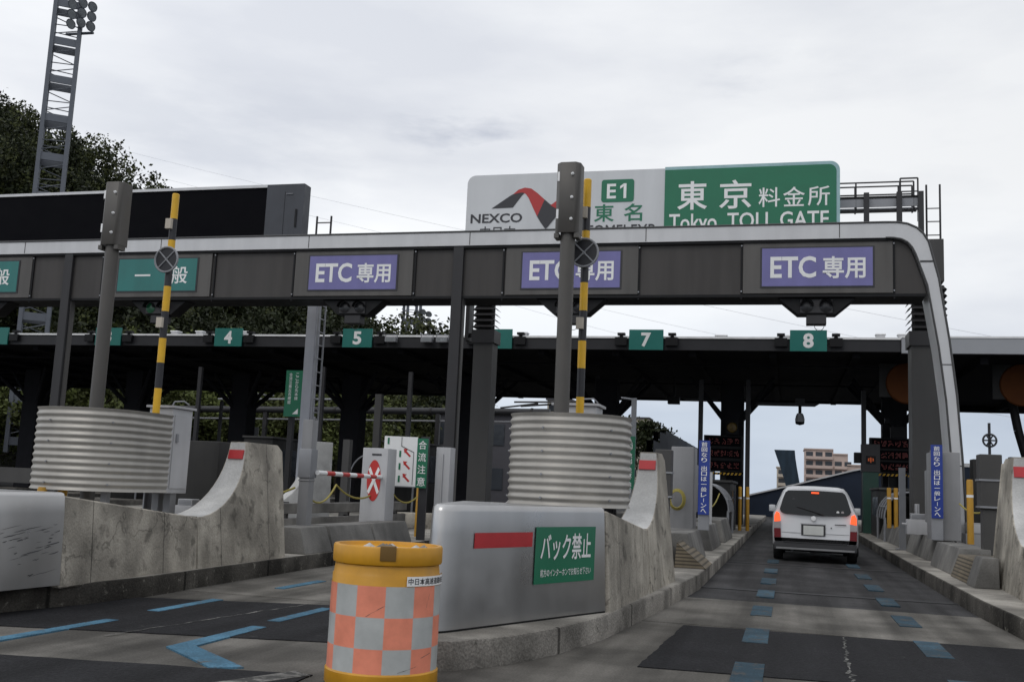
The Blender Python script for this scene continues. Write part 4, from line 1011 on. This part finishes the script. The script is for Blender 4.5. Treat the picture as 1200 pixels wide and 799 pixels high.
def bollard(p, h, label):
    m = MB(); m.lathe([(.055, 0), (.055, h-.03), (.045, h), (0, h)], (0, 0, 0), 'bollardp', 16); m.lathe([(.057, h*.72), (.057, h*.76)], (0, 0, 0), 'lip', 16)
    one(m, 'bollard', label, 'bollard', 'yellow bollards on the islands', loc=p)
p = at(1137, 600, 19.3); bollard((p.x, 19.3, .62), 1.1, 'tall yellow bollard between the gantry leg and the right box post')
for px, lb in ((1042, 'leftmost of the three yellow bollards right of the van'), (1050, 'middle of the three yellow bollards right of the van'), (1057, 'rightmost of the three yellow bollards right of the van')):
    p = at(px, 600, 29.0); bollard((p.x, 29.0, .6), 1.05, lb)
for px, lb in ((867, 'left one of the two yellow bollards left of the van'), (876, 'right one of the two yellow bollards, nearest to the van')):
    p = at(px, 600, 33.0); bollard((p.x, 33.0, .2), 1.35, lb)
m = MB(); rope(m, (3.6, 19.4, 1.5), (3.1, 17.9, 1.1), .12); rope(m, (3.0, 20.2, 1.3), (3.5, 19.4, 1.4), .2); one(m, 'safety_rope', 'yellow rope hung round the tall right bollard', 'rope', 'yellow ropes between posts')
m = MB(); rope(m, (-1.95, 24, 1.3), (-1.75, 28, 1.3), .35); one(m, 'safety_rope', 'yellow rope behind the left blue sign', 'rope', 'yellow ropes between posts')
# coil of hose hanging on the post behind the central ramp
m = MB(); q = at(793, 585, 19.0)
for k in range(5): m.tube([(q.x+(.11+.01*k)*math.cos(2*math.pi*i/20), 19+.02*k, q.z+(.15+.01*k)*math.sin(2*math.pi*i/20)) for i in range(21)], .009, 'rope')
one(m, 'hose_coil', 'coiled yellow hose hanging between the central ramp and the left blue sign', 'hose')

# barrel-shaped booth hoods and booths
def booth(loc, label, s, big=False):
    t = thing('toll_booth', label, 'toll booth', loc, 0, 'toll booths with barrel hoods')
    H = 2.3 if big else 1.42; zc = 1.05 if big else .62; r = .62; rz_ = .75 if big else .72
    m = MB(); m.box(-.55, 1.6, 0, .55, 5.0, H, 'dgrey'); m.box(-.6, 1.55, H+.002, .6, 5.05, H+.08, 'colm'); b = m.build('cabin', t, bevel=.015)
    m = MB(); m.box(s*.552, 2.2, H*.45, s*.565, 4.2, H*.85, 'win'); m.build('window', b)
    m = MB(); rows = []
    for y in (-.8, 1.5):
        rows.append([(r*math.cos(math.pi*k/14), y, zc+rz_*math.sin(math.pi*k/14)) for k in range(15)])
    m.grid(rows, 'dgrey'); m.grid([[(p[0]*.96, p[1], p[2]-.03) for p in q] for q in rows], 'dgrey'); m.build('barrel_hood', t, fixn=False)
    m = MB()
    for y in (-.82, -.05, .72, 1.5): m.tube([((r+.02)*math.cos(math.pi*k/14), y, zc+(rz_+.02)*math.sin(math.pi*k/14)) for k in range(15)], .026, 'galv')
    for k in (2, 5, 7, 9, 12): m.bar(((r+.02)*math.cos(math.pi*k/14), -.82, zc+(rz_+.02)*math.sin(math.pi*k/14)), ((r+.02)*math.cos(math.pi*k/14), 1.5, zc+(rz_+.02)*math.sin(math.pi*k/14)), .018, 'galv')
    for x in (-r, r): m.bar((x, -.8, 0), (x, -.8, zc+.03), .035, 'galv'); m.bar((x, 1.48, 0), (x, 1.48, zc+.03), .035, 'galv')
    m.build('hood_frame', t)
booth((-2.15, 29.0, .2), 'dark low booth with ribbed barrel hood left of the van', 1)
booth((3.2, 31.0, .2), 'dark low booth with ribbed barrel hood right of the van', -1)
for x, lb in ((-7.3, 'dark booth with barrel hood behind the round corrugated shield'), (-12.5, 'dark booth with barrel hood behind the red-crossed cabinet'), (-17.7, 'dark booth with barrel hood behind the left white ramp'), (-22.9, 'dark booth with barrel hood behind the long corrugated shield')):
    booth((x, 30.5, .2), lb, 1, True)

# dark green ticket machine right of the van, lit orange display
t = thing('ticket_machine', 'dark green machine with a small orange display right of the van', 'machine', (2.72, 37.2, .2))
m = MB(); m.cbox(0, 0, 0, .5, .5, 2.05, 'dgreen'); m.build('housing', t, bevel=.01, seg=1)
m = MB(); m.cbox(0, -.02, 2.053, .6, .45, .95, 'dpost'); m.cbox(-.42, 0, 2.35, .22, .3, .36, 'black'); m.build('head', t, bevel=.01, seg=1)
m = MB(); m.box(-.16, -.26, 2.32, .16, -.246, 2.6, 'black'); m.text('中', -.09, 2.37, .18, .18, -.264, 'dimorange', .012); m.build('display', t, smooth=False)
# small items
m = MB(); m.cbox(0, 0, 0, .42, .3, .3, 'whitebox'); m.cbox(.02, 0, .302, .3, .26, .12, 'galv'); m.bar((0, 0, .42), (0, 0, .62), .05, 'galv'); m.bar((-.3, 0, .2), (.3, 0, .2), .025, 'cable')
q = at(1075, 622, 23); one(m, 'sensor_unit', 'small white sensor unit on the concrete block right of the van', 'sensor', bevel=.01, loc=(q.x, 23, .64))
m = MB(); m.box(-.35, -.3, 0, .35, .3, .55, 'greybox'); m.box(-.3, -.25, .553, .1, .2, .75, 'whitebox'); q = at(1137, 640, 21.5)
one(m, 'equipment_box', 'grey equipment box behind the tall yellow bollard', 'equipment box', bevel=.015, loc=(3.6, 21.5, .2))
post(796, 533, 21.0, 'pale grey tapered post between the hose coil and the left blue sign', .3, 'greybox', .2)
post(833, 553, 22.0, 'thin white post right of the left blue sign', .07, 'whitebox')
post(1057, 548, 25.6, 'thin pale post in front of the three yellow bollards', .14, 'galv')
m = MB(); m.cbox(0, 0, 0, .5, .9, 1.5, 'greybox'); q = at(1078, 590, 26.5); one(m, 'equipment_box', 'grey equipment locker between the right booth hood and the blue sign', 'equipment box', bevel=.02, loc=(3.35, 26.5, .2))
# grey cabinet and lamps at the far right
m = MB(); m.cbox(0, 0, 0, .3, .4, 2.0, 'dgrey'); q = at(1148, 560, 22.5); one(m, 'equipment_box', 'dark locker behind the right box post', 'equipment box', bevel=.01, loc=(q.x, 22.5, .2))
t = thing('strut_column', 'dark slanting canopy strut cut off by the right edge of the picture', 'column', (at(1192, 540, 37).x, 37, .2))
m = MB(); m.tube([(.5, 0, 0), (.3, 0, 2.6), (.05, 0, 3.6), (-.25, 0, 5.4)], .14, 'black', 10); m.build('strut', t)
m = MB(); m.cbox(.1, -.3, 2.1, .8, .35, .6, 'dgrey'); m.build('control_box', t)

# green signs
t = thing('vertical_sign', 'dark green vertical sign with white writing and arrow left of the pale ladder pylon', 'sign', (at(342, 460, 29.8).x+.1, 29.75, 0))
a = at(342, 434, 29.75); b = at(342, 488, 29.75)
m = MB(); m.box(-.30, -.03, b.z, .28, .02, a.z, 'green')
m.vtext('合流注意左右確認', -.13, a.z-.08, .12, -.036, 'letter', .008, 1.05); m.vtext('ここから先本線', .1, a.z-.08, .12, -.036, 'letter', .008, 1.05)
m.add([(.0, -.036, b.z+.08), (.2, -.036, b.z+.08), (.2, -.036, b.z+.26)], [(0, 1, 2)], 'letter'); m.build('sign_face', t, smooth=False)
t = thing('vertical_sign', 'green vertical sign with white writing on the pale post behind the round corrugated shield', 'sign', (at(738, 540, 28).x, 28, 0))
a = at(738, 511, 28); b = at(738, 573, 28)
m = MB(); m.box(-.14, -.03, b.z, .14, .02, a.z, 'green'); m.vtext('入口 流出 注意 徐行', 0, a.z-.06, .15, -.036, 'letter', .02, 1.0); m.build('sign_face', t, smooth=False)
a = at(743, 466, 28); m = MB(); m.cbox(.06, .12, .2, .13, .13, a.z-.2, 'galv'); m.bar((.06, .1, a.z-.04), (-.3, .1, a.z-.0), .03, 'galv'); m.build('post', t)

# ================================================================== SILVER VAN
t = thing('estate_car', 'silver estate car with lit brake lamps stopped in the lane', 'car', (.54, 21.9, 0), R_(-1.0))
# lofted sections along the car: (y, half-width sill, half-width belt, half-width roof, z_bottom, z_belt, z_roof)
secs = [(0.0, .77, .80, .55, .34, .94, 1.46), (.06, .81, .82, .575, .27, .95, 1.50), (.35, .835, .835, .60, .25, .95, 1.52), (1.4, .845, .84, .63, .25, .95, 1.525),
        (2.3, .845, .84, .65, .25, .93, 1.50), (2.7, .845, .84, .62, .25, .92, 1.42), (3.3, .84, .82, .70, .25, .90, .96), (3.9, .82, .78, .66, .27, .80, .84), (4.2, .72, .66, .55, .32, .62, .66)]
def ring(sc):
    y, a, b, c, z0, z1, z2 = sc; zm = (z0+z1)/2
    half = [(0, z0), (a*.9, z0), (a, z0+.08), (a+.012, zm), (b, z1), (b-(b-c)*.55, z1+(z2-z1)*.55), (c+.03, z2-.10), (c-.04, z2-.025), (c-.16, z2), (0, z2+.012)]
    L = [(x, y, z) for x, z in half] + [(-x, y, z) for x, z in half[-2:0:-1]]
    return L
m = MB(); rows = [ring(s) for s in secs]
# the tail leans forward towards the roof
def lean(p): 
    z = p[2]; return (p[0], p[1] + (max(0, z-.92)*.30 if p[1] < .3 else 0), z)
rows = [[lean(p) for p in r] for r in rows]
m.grid(rows, 'paint', close=True); m.add(rows[0], [tuple(range(len(rows[0])))], 'paint'); m.add(rows[-1], [tuple(range(len(rows[-1])))], 'paint')
body = m.build('body', t, angle=38)
def yt(z): return max(0, z-.92)*.30                     # tail surface
m = MB()
pts = [(-.60, .955), (0, .94), (.60, .955), (.67, .985), (.695, 1.04), (.625, 1.28), (.585, 1.385), (.53, 1.425), (0, 1.44), (-.53, 1.425), (-.585, 1.385), (-.625, 1.28), (-.695, 1.04), (-.67, .985)]
m.add([(x, yt(z)-.012, z) for x, z in pts], [tuple(range(len(pts)))], 'glass'); rw = m.build('rear_window', body, smooth=False)
m = MB(); m.bar((.16, -.03, .955), (.02, -.005, 1.0), .014, 'rubber'); m.bar((.02, -.005, 1.0), (-.36, .035, 1.10), .010, 'rubber'); m.build('wiper', rw)
m = MB(); m.box(-.075, yt(1.37)-.035, 1.375, .075, yt(1.37)-.016, 1.408, 'lamp'); m.build('high_brake_lamp', body)
m = MB(); m.lathe([(0, -.013), (.03, -.013), (.034, -.01)], (-.42, yt(1.24), 1.24), 'plastic', 16, 'y')
m.lathe([(0, -.004), (.028, -.004)], (.44, yt(1.02)-.012, 1.02), 'letter', 14, 'y'); m.lathe([(0, -.004), (.028, -.004)], (.53, yt(1.02)-.012, 1.02), 'clear', 14, 'y'); m.build('sticker', rw, fixn=False)
for s in (-1, 1):
    lt = MB(); lt.box(0, 0, 0, 0.001, .001, .001, 'paint')
    m = MB()
    m.prism([(s*.675, .80), (s*.80, .78), (s*.80, .90), (s*.76, .99), (s*.70, .96)], -.035, .10, 'lamp', 'y'); tl = m.build('tail_lamp', body, bevel=.008, seg=1)
    m = MB(); m.prism([(s*.672, .655), (s*.805, .655), (s*.803, .777), (s*.676, .797)], -.032, .10, 'clear', 'y'); m.build('indicator_lens', tl)
    m = MB(); m.prism([(s*.665, .47), (s*.80, .47), (s*.805, .652), (s*.672, .652)], -.034, .10, 'tail', 'y'); m.build('reflector_lens', tl)
m = MB(); m.prism([(-.79, .40), (.79, .40), (.80, .47), (.66, .475), (.64, .405), (.6, .385), (-.6, .385), (-.64, .405), (-.66, .475), (-.80, .47)], -.075, .1, 'plastic', 'y'); m.box(-.80, -.06, .24, .80, .12, .384, 'plastic')
m.box(-.76, -.064, .245, .76, -.061, .285, 'greybox'); bp = m.build('bumper', body, bevel=.012, seg=2)
m = MB(); m.box(-.27, -.012, .535, .20, -.001, .755, 'plastic'); m.box(-.23, -.02, .545, .165, -.013, .735, 'plate'); m.box(-.28, -.03, .755, .21, -.001, .775, 'paint'); m.build('number_plate', body, bevel=.003, seg=1)
m = MB(); m.lathe([(0, -.012), (.045, -.01), (.05, 0)], (-.03, -.002, .875), 'lip', 20, 'y'); m.box(.30, -.006, .69, .325, -.001, .715, 'plastic')
m.box(.38, -.005, .765, .60, -.001, .782, 'plastic'); m.box(-.66, -.004, .575, .66, -.001, .583, 'greybox'); m.build('badge', body)
for s in (-1, 1):
    m = MB(); m.add([(s*(.66+.175*k), y, z) for k, y, z in ((.62, .75, 1.03), (.12, .85, 1.38), (.10, 2.4, 1.36), (.6, 2.8, 1.0))], [(0, 1, 2, 3)], 'glass'); m.build('side_window', body, smooth=False)
    m = MB(); m.box(s*.86, 2.75, .95, s*1.0, 2.85, 1.10, 'paint'); m.build('wing_mirror', body, bevel=.02)
for sx in (-1, 1):
    for yy in (.75, 3.4):
        m = MB(); m.lathe([(0, -.09), (.17, -.09), (.19, -.1), (.285, -.095), (.30, -.07), (.30, .07), (.285, .095), (.19, .1), (0, .09)], (sx*.735, yy, .30), 'rubber', 28, 'x'); wh = m.build('wheel', t)
        m = MB(); m.lathe([(.0, 0), (.16, 0), (.18, .02)], (sx*.84, yy, .30), 'galv', 20, 'x'); m.build('rim', wh)
m = MB(); m.box(-.6, .1, .2, .6, 3.6, .25, 'rubber'); m.bar((-.6, .75, .27), (.6, .75, .27), .05, 'plastic'); m.bar((-.45, .1, .22), (-.45, 1.2, .24), .03, 'galv'); m.bar((-.1, .3, .22), (.3, .3, .2), .07, 'galv'); m.build('underbody', t)

# ================================================================== BACKGROUND
# hill
def hill_z(x, y):
    k = max(0, min(1, (y-60)/30)); k = k*k*(3-2*k)
    f = -x-30
    return max(0, .565*f)*k if f < 70 else 39.5*k
m = MB(); rows = []
for j in range(25):
    y = 58+4*j; rows.append([(x, y, hill_z(x, y)-.05) for x in range(-190, -8, 7)])
m.grid(rows, 'soil'); struct(m, 'hill')

def crown(name, seed, w, h, n, leaf, mts, holes=.0):
    """leafy crown: clumps of small leaf faces spread through an uneven volume; local origin at the crown's foot"""
    g = np.random.default_rng(seed); V = []; Fc = []; MI = []
    nb = 9
    lobes = [(g.normal(0, w*.28), g.normal(0, w*.28), h*(.25+.7*g.random()), w*(.26+.2*g.random())) for _ in range(nb)]
    lobes.append((0, 0, h*.45, w*.5))
    for c in range(n):
        lx, ly, lz, lr = lobes[g.integers(len(lobes))]
        d = g.normal(size=3); d /= np.linalg.norm(d); r = lr*(.5+.5*g.random()**.6)
        cc = np.array([lx, ly, lz])+d*r*np.array([1, 1, .85])
        if cc[2] < 0: cc[2] = abs(cc[2])*.5
        k = g.integers(len(mts)); cs = leaf*3.1*(.6+.8*g.random())
        for q in range(26):
            p = cc+g.normal(0, cs*.5, 3); a = g.normal(size=3); a /= np.linalg.norm(a); b = np.cross(a, g.normal(size=3)); b /= np.linalg.norm(b)
            s1 = leaf*(.5+.7*g.random()); i = len(V)
            V += [tuple(p-a*s1), tuple(p+b*s1*.55), tuple(p+a*s1), tuple(p-b*s1*.55)]; Fc.append((i, i+1, i+2, i+3)); MI.append(k)
    me = bpy.data.meshes.new(name); me.from_pydata(V, [], Fc)
    for q in mts: me.materials.append(M[q])
    me.polygons.foreach_set('material_index', MI); me.update()
    return me
def trunk_mesh(h, r, seed, spread):
    g = random.Random(seed); m = MB(); m.bar((0, 0, 0), (.1, 0, h*.5), r, 'bark', 10, r*.75); m.bar((.1, 0, h*.5), (0, .1, h*.9), r*.75, 'bark', 8, r*.25)
    for k in range(7):
        a = g.uniform(0, 6.28); z = h*g.uniform(.3, .65); m.bar((.08, 0, z), (spread*math.cos(a), spread*math.sin(a), z+h*g.uniform(.15, .35)), r*.4, 'bark', 6, r*.12)
    o = m.build('trunk'); me = o.data; bpy.data.objects.remove(o); return me
KIND = [(crown('crown', 1, 7, 7, 430, .23, ['leaf', 'leaf', 'leaf2']), trunk_mesh(6.5, .28, 1, 2.4)), (crown('crown', 2, 6, 8, 430, .22, ['leaf', 'leaf']), trunk_mesh(7.5, .26, 2, 2.0)),
        (crown('crown', 3, 8, 6.5, 430, .24, ['leaf', 'leaf2', 'leaf2']), trunk_mesh(6, .3, 3, 2.6)), (crown('crown', 4, 6, 6.5, 130, .17, ['leaf']), trunk_mesh(7.5, .22, 4, 2.3))]
def tree(x, y, z, k, s, label, group='broadleaf trees on the hillside', name='broadleaf_tree'):
    t = thing(name, label, 'tree', (x, y, z), random.uniform(0, 6.28), group); t.scale = (s, s, s*random.uniform(.9, 1.1))
    cr_ = bpy.data.objects.new('crown', KIND[k][0]); COL.objects.link(cr_); cr_.parent = t; cr_.location = (0, 0, 1.6)
    tr = bpy.data.objects.new('trunk', KIND[k][1]); COL.objects.link(tr); tr.parent = t
KIND.append((crown('crown', 9, 7, 6, 330, .18, ['leaf3', 'leaf2', 'leaf3']), KIND[0][1]))
KL = ['dense dark green tree among the wood on the left hillside', 'tall dark tree among the wood on the left hillside', 'olive green tree among the wood on the left hillside', 'sparse bare-edged tree at the end of the hillside wood', 'light green tree at the foot of the hillside wood']
for row, (y, dx) in enumerate(((62, 4.6), (67, 4.8), (72, 5.0), (78, 5.0), (84, 5.2), (90, 4.6), (96, 5.0))):
    x = -27-random.uniform(0, 3) - row*1.2
    xmin = -.97*y
    while x > xmin-3:
        k = random.choices([0, 1, 2], [4, 3, 3])[0] if row else 4
        yy = y+random.uniform(-2.5, 2.5); zz = hill_z(x, yy)-.2
        tree(x, yy, zz, k, random.uniform(.85, 1.12), KL[k])
        x -= dx*random.uniform(.8, 1.25)
tree(-65, 88, hill_z(-65, 88)-1.2, 3, 1.0, KL[3])
for x, y, s, k in ((-26.5, 82, .85, 1), (-22, 84, .8, 0), (-18.5, 86, .75, 2), (-15.5, 80, .62, 1), (-30, 92, 1.05, 0), (-38, 98, 1.2, 1), (-44, 100, 1.25, 0)):
    tree(x, y, 0 if x > -30 else hill_z(x, y)-.2, k, s, ['dense dark tree at the foot of the hill behind the toll canopy', 'tall dark tree at the foot of the hill behind the toll canopy', 'olive tree at the foot of the hill behind the toll canopy'][k], 'trees at the foot of the hill')
# pine seen between shield and ramp
q = at(760, 520, 88); t = thing('pine_tree', 'small layered pine above the central barrier ramp', 'tree', (q.x, 88, 0))
m = MB(); m.bar((0, 0, 0), (.2, 0, 5.2), .22, 'bark', 8, .1); m.build('trunk', t)
g = np.random.default_rng(5); V = []; Fc = []
for (cx, cz, rw_, rh) in ((0, 6.9, 1.0, .25), (.7, 6.35, 1.2, .25), (-.7, 6.1, 1.1, .25), (.2, 5.5, 1.7, .5), (0, 4.6, 1.9, .7), (0, 3.6, 2.0, .8)):
    for i in range(420):
        p = np.array([cx, 0, cz])+g.normal(0, 1, 3)*np.array([rw_*.5, rw_*.5, rh*.5]); a = g.normal(size=3); a /= np.linalg.norm(a); b = np.cross(a, g.normal(size=3)); b /= np.linalg.norm(b); i0 = len(V)
        V += [tuple(p-a*.2), tuple(p+b*.1), tuple(p+a*.2), tuple(p-b*.1)]; Fc.append((i0, i0+1, i0+2, i0+3))
me = bpy.data.meshes.new('crown'); me.from_pydata(V, [], Fc); me.materials.append(M['leaf']); o = bpy.data.objects.new('crown', me); COL.objects.link(o); o.parent = t

# lattice floodlight towers
def tower(x, y, z0, h, s, label, rz, zlamp):
    t = thing('floodlight_tower', label, 'floodlight tower', (x, y, z0), rz, 'steel floodlight towers')
    m = MB(); c = [(-s, -s), (s, -s), (s, s), (-s, s)]
    for a, b in c: m.box(a-.135, b-.135, 0, a+.135, b+.135, h, 'towerp')
    m.build('legs', t)
    m = MB(); z = .5; k = 0
    while z < h-.3:
        if k % 4 == 0:
            for i in range(4):
                p, q = Vector((*c[i], z)), Vector((*c[(i+1) % 4], z)); d = (q-p).normalized(); n = Vector((d.y, -d.x, 0))*.05
                m.add([tuple(p-n), tuple(q-n), tuple(q-n+Vector((0, 0, .55))), tuple(p-n+Vector((0, 0, .55))), tuple(p+n), tuple(q+n), tuple(q+n+Vector((0, 0, .55))), tuple(p+n+Vector((0, 0, .55)))], [(0,1,2,3),(4,5,6,7),(0,1,5,4),(2,3,7,6)], 'towerp')
        else:
            for i in range(4): m.bar((*c[i], z), (*c[(i+1) % 4], z+.55*(1 if k % 2 else .2)), .04, 'towerp', 5)
        z += .72; k += 1
    m.build('bracing', t)
    for k in range(9):
        a = (k % 3); b = k//3
        m = MB(); px, pz = s+.3+.55*a, zlamp+.75*b+(.2 if a == 1 else 0)
        m.T = Matrix.Rotation(-rz, 4, 'Z') @ Matrix.Translation((px*1.1-.2, -.9+.3*a, pz)) @ Matrix.Rotation(R_(35), 4, 'X')
        m.lathe([(0, .28), (.16, .26), (.34, .02), (.38, -.06), (.33, -.05), (0, -.02)], (0, 0, 0), 'towerp', 20, 'y'); m.lathe([(0, -.055), (.32, -.055)], (0, 0, 0), 'flood', 20, 'y'); m.build('floodlight', t)
    m = MB(); m.bar((0, 0, zlamp-.3), (1.2*math.cos(-rz)+s, 1.2*math.sin(-rz)-.5, zlamp-.3), .1, 'towerp'); m.build('lamp_bracket', t)
q = at(60, 200, 60); tower(q.x, 60, 2, 36, .88, 'tall steel floodlight tower rising above the black display panel', R_(38), 30.8)
q = at(482, 380, 108); tower(q.x, 108, 4, 22, .75, 'distant steel floodlight tower seen under the gantry left of the dark post', R_(38), 14.5)

# overhead wires
WL = ['upper overhead wire across the sky behind the display panel', 'lower overhead wire across the sky behind the display panel', 'overhead wire low in the sky left of lane number 8', 'overhead wire low in the sky right of lane number 8']
for (a, b), lb in zip((((120, 170), (1300, 420)), ((120, 190), (1300, 455)), ((600, 335), (1300, 470)), ((560, 345), (1250, 500))), WL):
    p, q = at(*a, 150), at(*b, 110); m = MB(); rope(m, p, q, 1.2, .016, 'wire', 24); one(m, 'power_line', lb, 'power line', 'overhead wires')

# pipes and railings under the canopy at left (far side of the plaza)
t = thing('pipe_gantry', 'dark horizontal pipes on posts behind the canopy', 'pipe gantry', (0, 56, 0))
m = MB(); m.bar((-40, 0, 5.0), (-12.9, 0, 5.42), .2, 'fascia', 12)
for x in range(-38, -13, 3): m.bar((x, 0, 5.0+(x+40)*.0155), (x+.12, 0, 5.0+(x+40)*.0155), .235, 'dgrey', 12)
m.build('main_pipe', t)
m = MB(); m.bar((-40, 0, 4.45), (-12.9, 0, 4.85), .06, 'galv', 8); m.bar((-34, .3, 5.75), (-26, .3, 5.9), .06, 'galv', 8); m.build('thin_pipe', t)
for x in (-37, -30.5, -24.5, -19.5, -14):
    m = MB(); m.cbox(x, 0, 0, .25, .25, 5.0+(x+40)*.0155, 'dpost'); m.build('post', t)
m = MB()
for k, x in enumerate((-13.6, -12.4, -11.0)): m.bar((x-2.2, 0, 5.6+.12*k), (x, 0, 5.9), .05, 'dpost', 6)
m.bar((-15, 0, 5.95), (-10.5, 0, 6.05), .05, 'dpost', 6); m.build('end_bracket', t)
q = at(290, 470, 52); t = thing('street_lamp', 'pale lamp post with a double arm seen behind the left white ramp', 'lamp post', (q.x, 52.5, 0))
m = MB(); a = at(291, 462, 52.5); m.bar((0, 0, 0), (0, 0, a.z), .13, 'galv', 10, .09); m.build('post', t)
m = MB(); m.tube([(-.85, 0, a.z-.02), (-.3, 0, a.z+.05), (.3, 0, a.z+.05), (.85, 0, a.z-.02)], .04, 'galv'); m.build('double_arm', t)
for s in (-1, 1):
    m = MB(); m.cbox(s*1.05, 0, a.z-.07, .55, .22, .08, 'whitebox'); m.build('lamp_head', t, bevel=.02)
m = MB(); m.box(-.5, .1, 2.6, .5, .13, 3.9, 'greybox'); m.build('back_plate', t)
q = at(307, 481, 50); t = thing('plaza_camera', 'small white camera hanging from the pipes behind the left white ramp', 'camera', (q.x, 55.7, q.z*1.02))
m = MB(); m.cbox(0, 0, -.2, .5, .8, .25, 'whitebox'); m.build('housing', t, bevel=.03); m = MB(); m.bar((0, 0, .05), (0, 0, .5), .03, 'galv'); m.build('stem', t)

# grey office block and other buildings
def building(name, x0, y0, z0, x1, y1, z1, wallm, label, cat, rowsn, colsn, roofm='greygreen', balcony=False, step=None):
    t = thing(name, label, cat, ((x0+x1)/2, y0, 0))
    cx = (x0+x1)/2; m = MB()
    segs = step or [(x0, x1, z1)]
    for a, b, zz in segs: m.box(a-cx, 0, z0, b-cx, y1-y0, zz, wallm)
    wl = m.build('wall', t)
    m = MB()
    for a, b, zz in segs: m.box(a-cx-.2, -.3, zz+.005, b-cx+.2 if (a, b, zz) == segs[-1] else b-cx-.01, y1-y0+.2, zz+.3, roofm)
    m.build('roof', t)
    for r in range(rowsn):
        for c in range(colsn):
            xx = x0+(c+.5)*(x1-x0)/colsn; hh = (z1-z0)/rowsn; zz = z0+r*hh
            top = [q for q in segs if q[0] <= xx <= q[1]][0][2]
            if zz+hh > top+.3: continue
            ww = (x1-x0)/colsn*.36
            f = MB(); f.box(xx-cx-ww, -.06, zz+hh*.3, xx-cx+ww, -.01, zz+hh*.78, 'win'); f.build('window', t)
    if balcony:
        for r in range(rowsn):
            hh = (z1-z0)/rowsn; zz = z0+r*hh
            for a, b, top in segs:
                if zz+hh <= top+.3: f = MB(); f.box(a-cx+.2, -1.1, zz-.1, b-cx-.2, -.07, zz+hh*.28, wallm); f.build('balcony', t)
    return t
building('office_block', -24.5, 70, 0, -17.3, 76, 6.2, 'greygreen', 'dark grey office block with windows under the canopy behind the merging sign', 'building', 2, 4)
building('apartment_block', -35.0, 150, 0, -31.5, 158, 14.2, 'cream', 'narrow pale block with windows seen between trees above the pipes', 'building', 6, 2)
q0, q1 = at(943, 526, 250), at(985, 526, 250)
building('apartment_block', 3.8, 250, 0, 16.6, 262, 12.6, 'pink', 'pinkish apartment block with balconies behind the navy roof', 'building', 6, 6, 'pink', True, [(3.8, 10.2, 12.6), (10.21, 13.4, 11.6), (13.41, 16.6, 9.2)])
building('apartment_block', -2.6, 260, 0, 0.2, 268, 8.4, 'cream', 'small pale block with balconies left of the curved navy tower', 'building', 4, 1, 'cream', True)
building('tower_block', -31.5, 210, 0, -27.6, 216, 16.0, 'cream', 'pale water-tower shaped block behind the small pine', 'building', 5, 2)
# curved navy tower
t = thing('ventilation_tower', 'navy ventilation tower with flared top left of the pink apartments', 'tower', (-.0, 90, 0))
m = MB(); rows = []
for z, a, b in ((0, -.1, 1.25), (1.9, -.05, 1.08), (2.8, -.3, .92), (3.8, -.62, .74), (4.6, -.9, .62), (5.25, -1.12, .56)):
    rows.append([(a, 0, z), (b, 0, z), (b, 2, z), (a, 2, z)])
m.grid(rows, 'tealwall', close=True); m.add(rows[-1], [(0, 1, 2, 3)], 'black'); m.build('shaft', t, angle=20)
# navy sloping roof / noise barrier
t = thing('noise_shelter', 'long navy noise shelter with sloping pale-edged roof beyond the van', 'noise shelter', (0, 70, 0))
m = MB(); m.prism([(-2.6, 0), (8.5, 0), (8.5, 4.1), (4.1, 3.15), (.5, 2.1), (-2.6, 1.25)], 0, 3, 'navy', 'y'); m.build('wall', t)
m = MB(); pl = [(-2.6, 1.25), (.5, 2.1), (4.1, 3.15), (8.5, 4.1)]
for a, b in zip(pl[:-1], pl[1:]): m.add([(a[0], -.15, a[1]+.006), (b[0], -.15, b[1]+.006), (b[0], 3.1, b[1]+.006), (a[0], 3.1, a[1]+.006), (a[0], -.15, a[1]+.1), (b[0], -.15, b[1]+.1), (b[0], 3.1, b[1]+.1), (a[0], 3.1, a[1]+.1)], [(0,1,2,3),(4,5,6,7),(0,1,5,4),(2,3,7,6)], 'trim')
m.build('roof_edge', t)
m = MB(); m.box(8.6, 0, 0, 34, .4, 3.4, 'navy'); m.box(8.6, -.05, 3.403, 34, .45, 3.6, 'trim'); one(m, 'noise_barrier', 'navy noise barrier with pale top rail at far right', 'noise barrier', loc=(0, 62, 0))
# corrugated navy noise wall on the left
t = thing('noise_barrier', 'dark navy folded noise barrier behind the left blue sign', 'noise barrier', (0, 0, 0))
m = MB()
for k in range(15):
    y = 44+2.0*k; x = -5.4+.07*k - (.0 if k else 0); z = 4.15-.02*k-(.7 if k == 0 else .2 if k == 1 else 0)
    x = -5.55+.03*k
    m.add([(x, y, 0), (x+.25, y+1.0, 0), (x, y+2.0, 0), (x, y, z), (x+.25, y+1.0, z-.1), (x, y+2.0, z), (x-.3, y, 0), (x-.3, y+2, 0), (x-.3, y, z), (x-.3, y+2, z)], [(0,1,4,3),(1,2,5,4),(3,4,5,9,8),(6,8,9,7)], 'navy')
m.build('folded_panel', t, smooth=False)
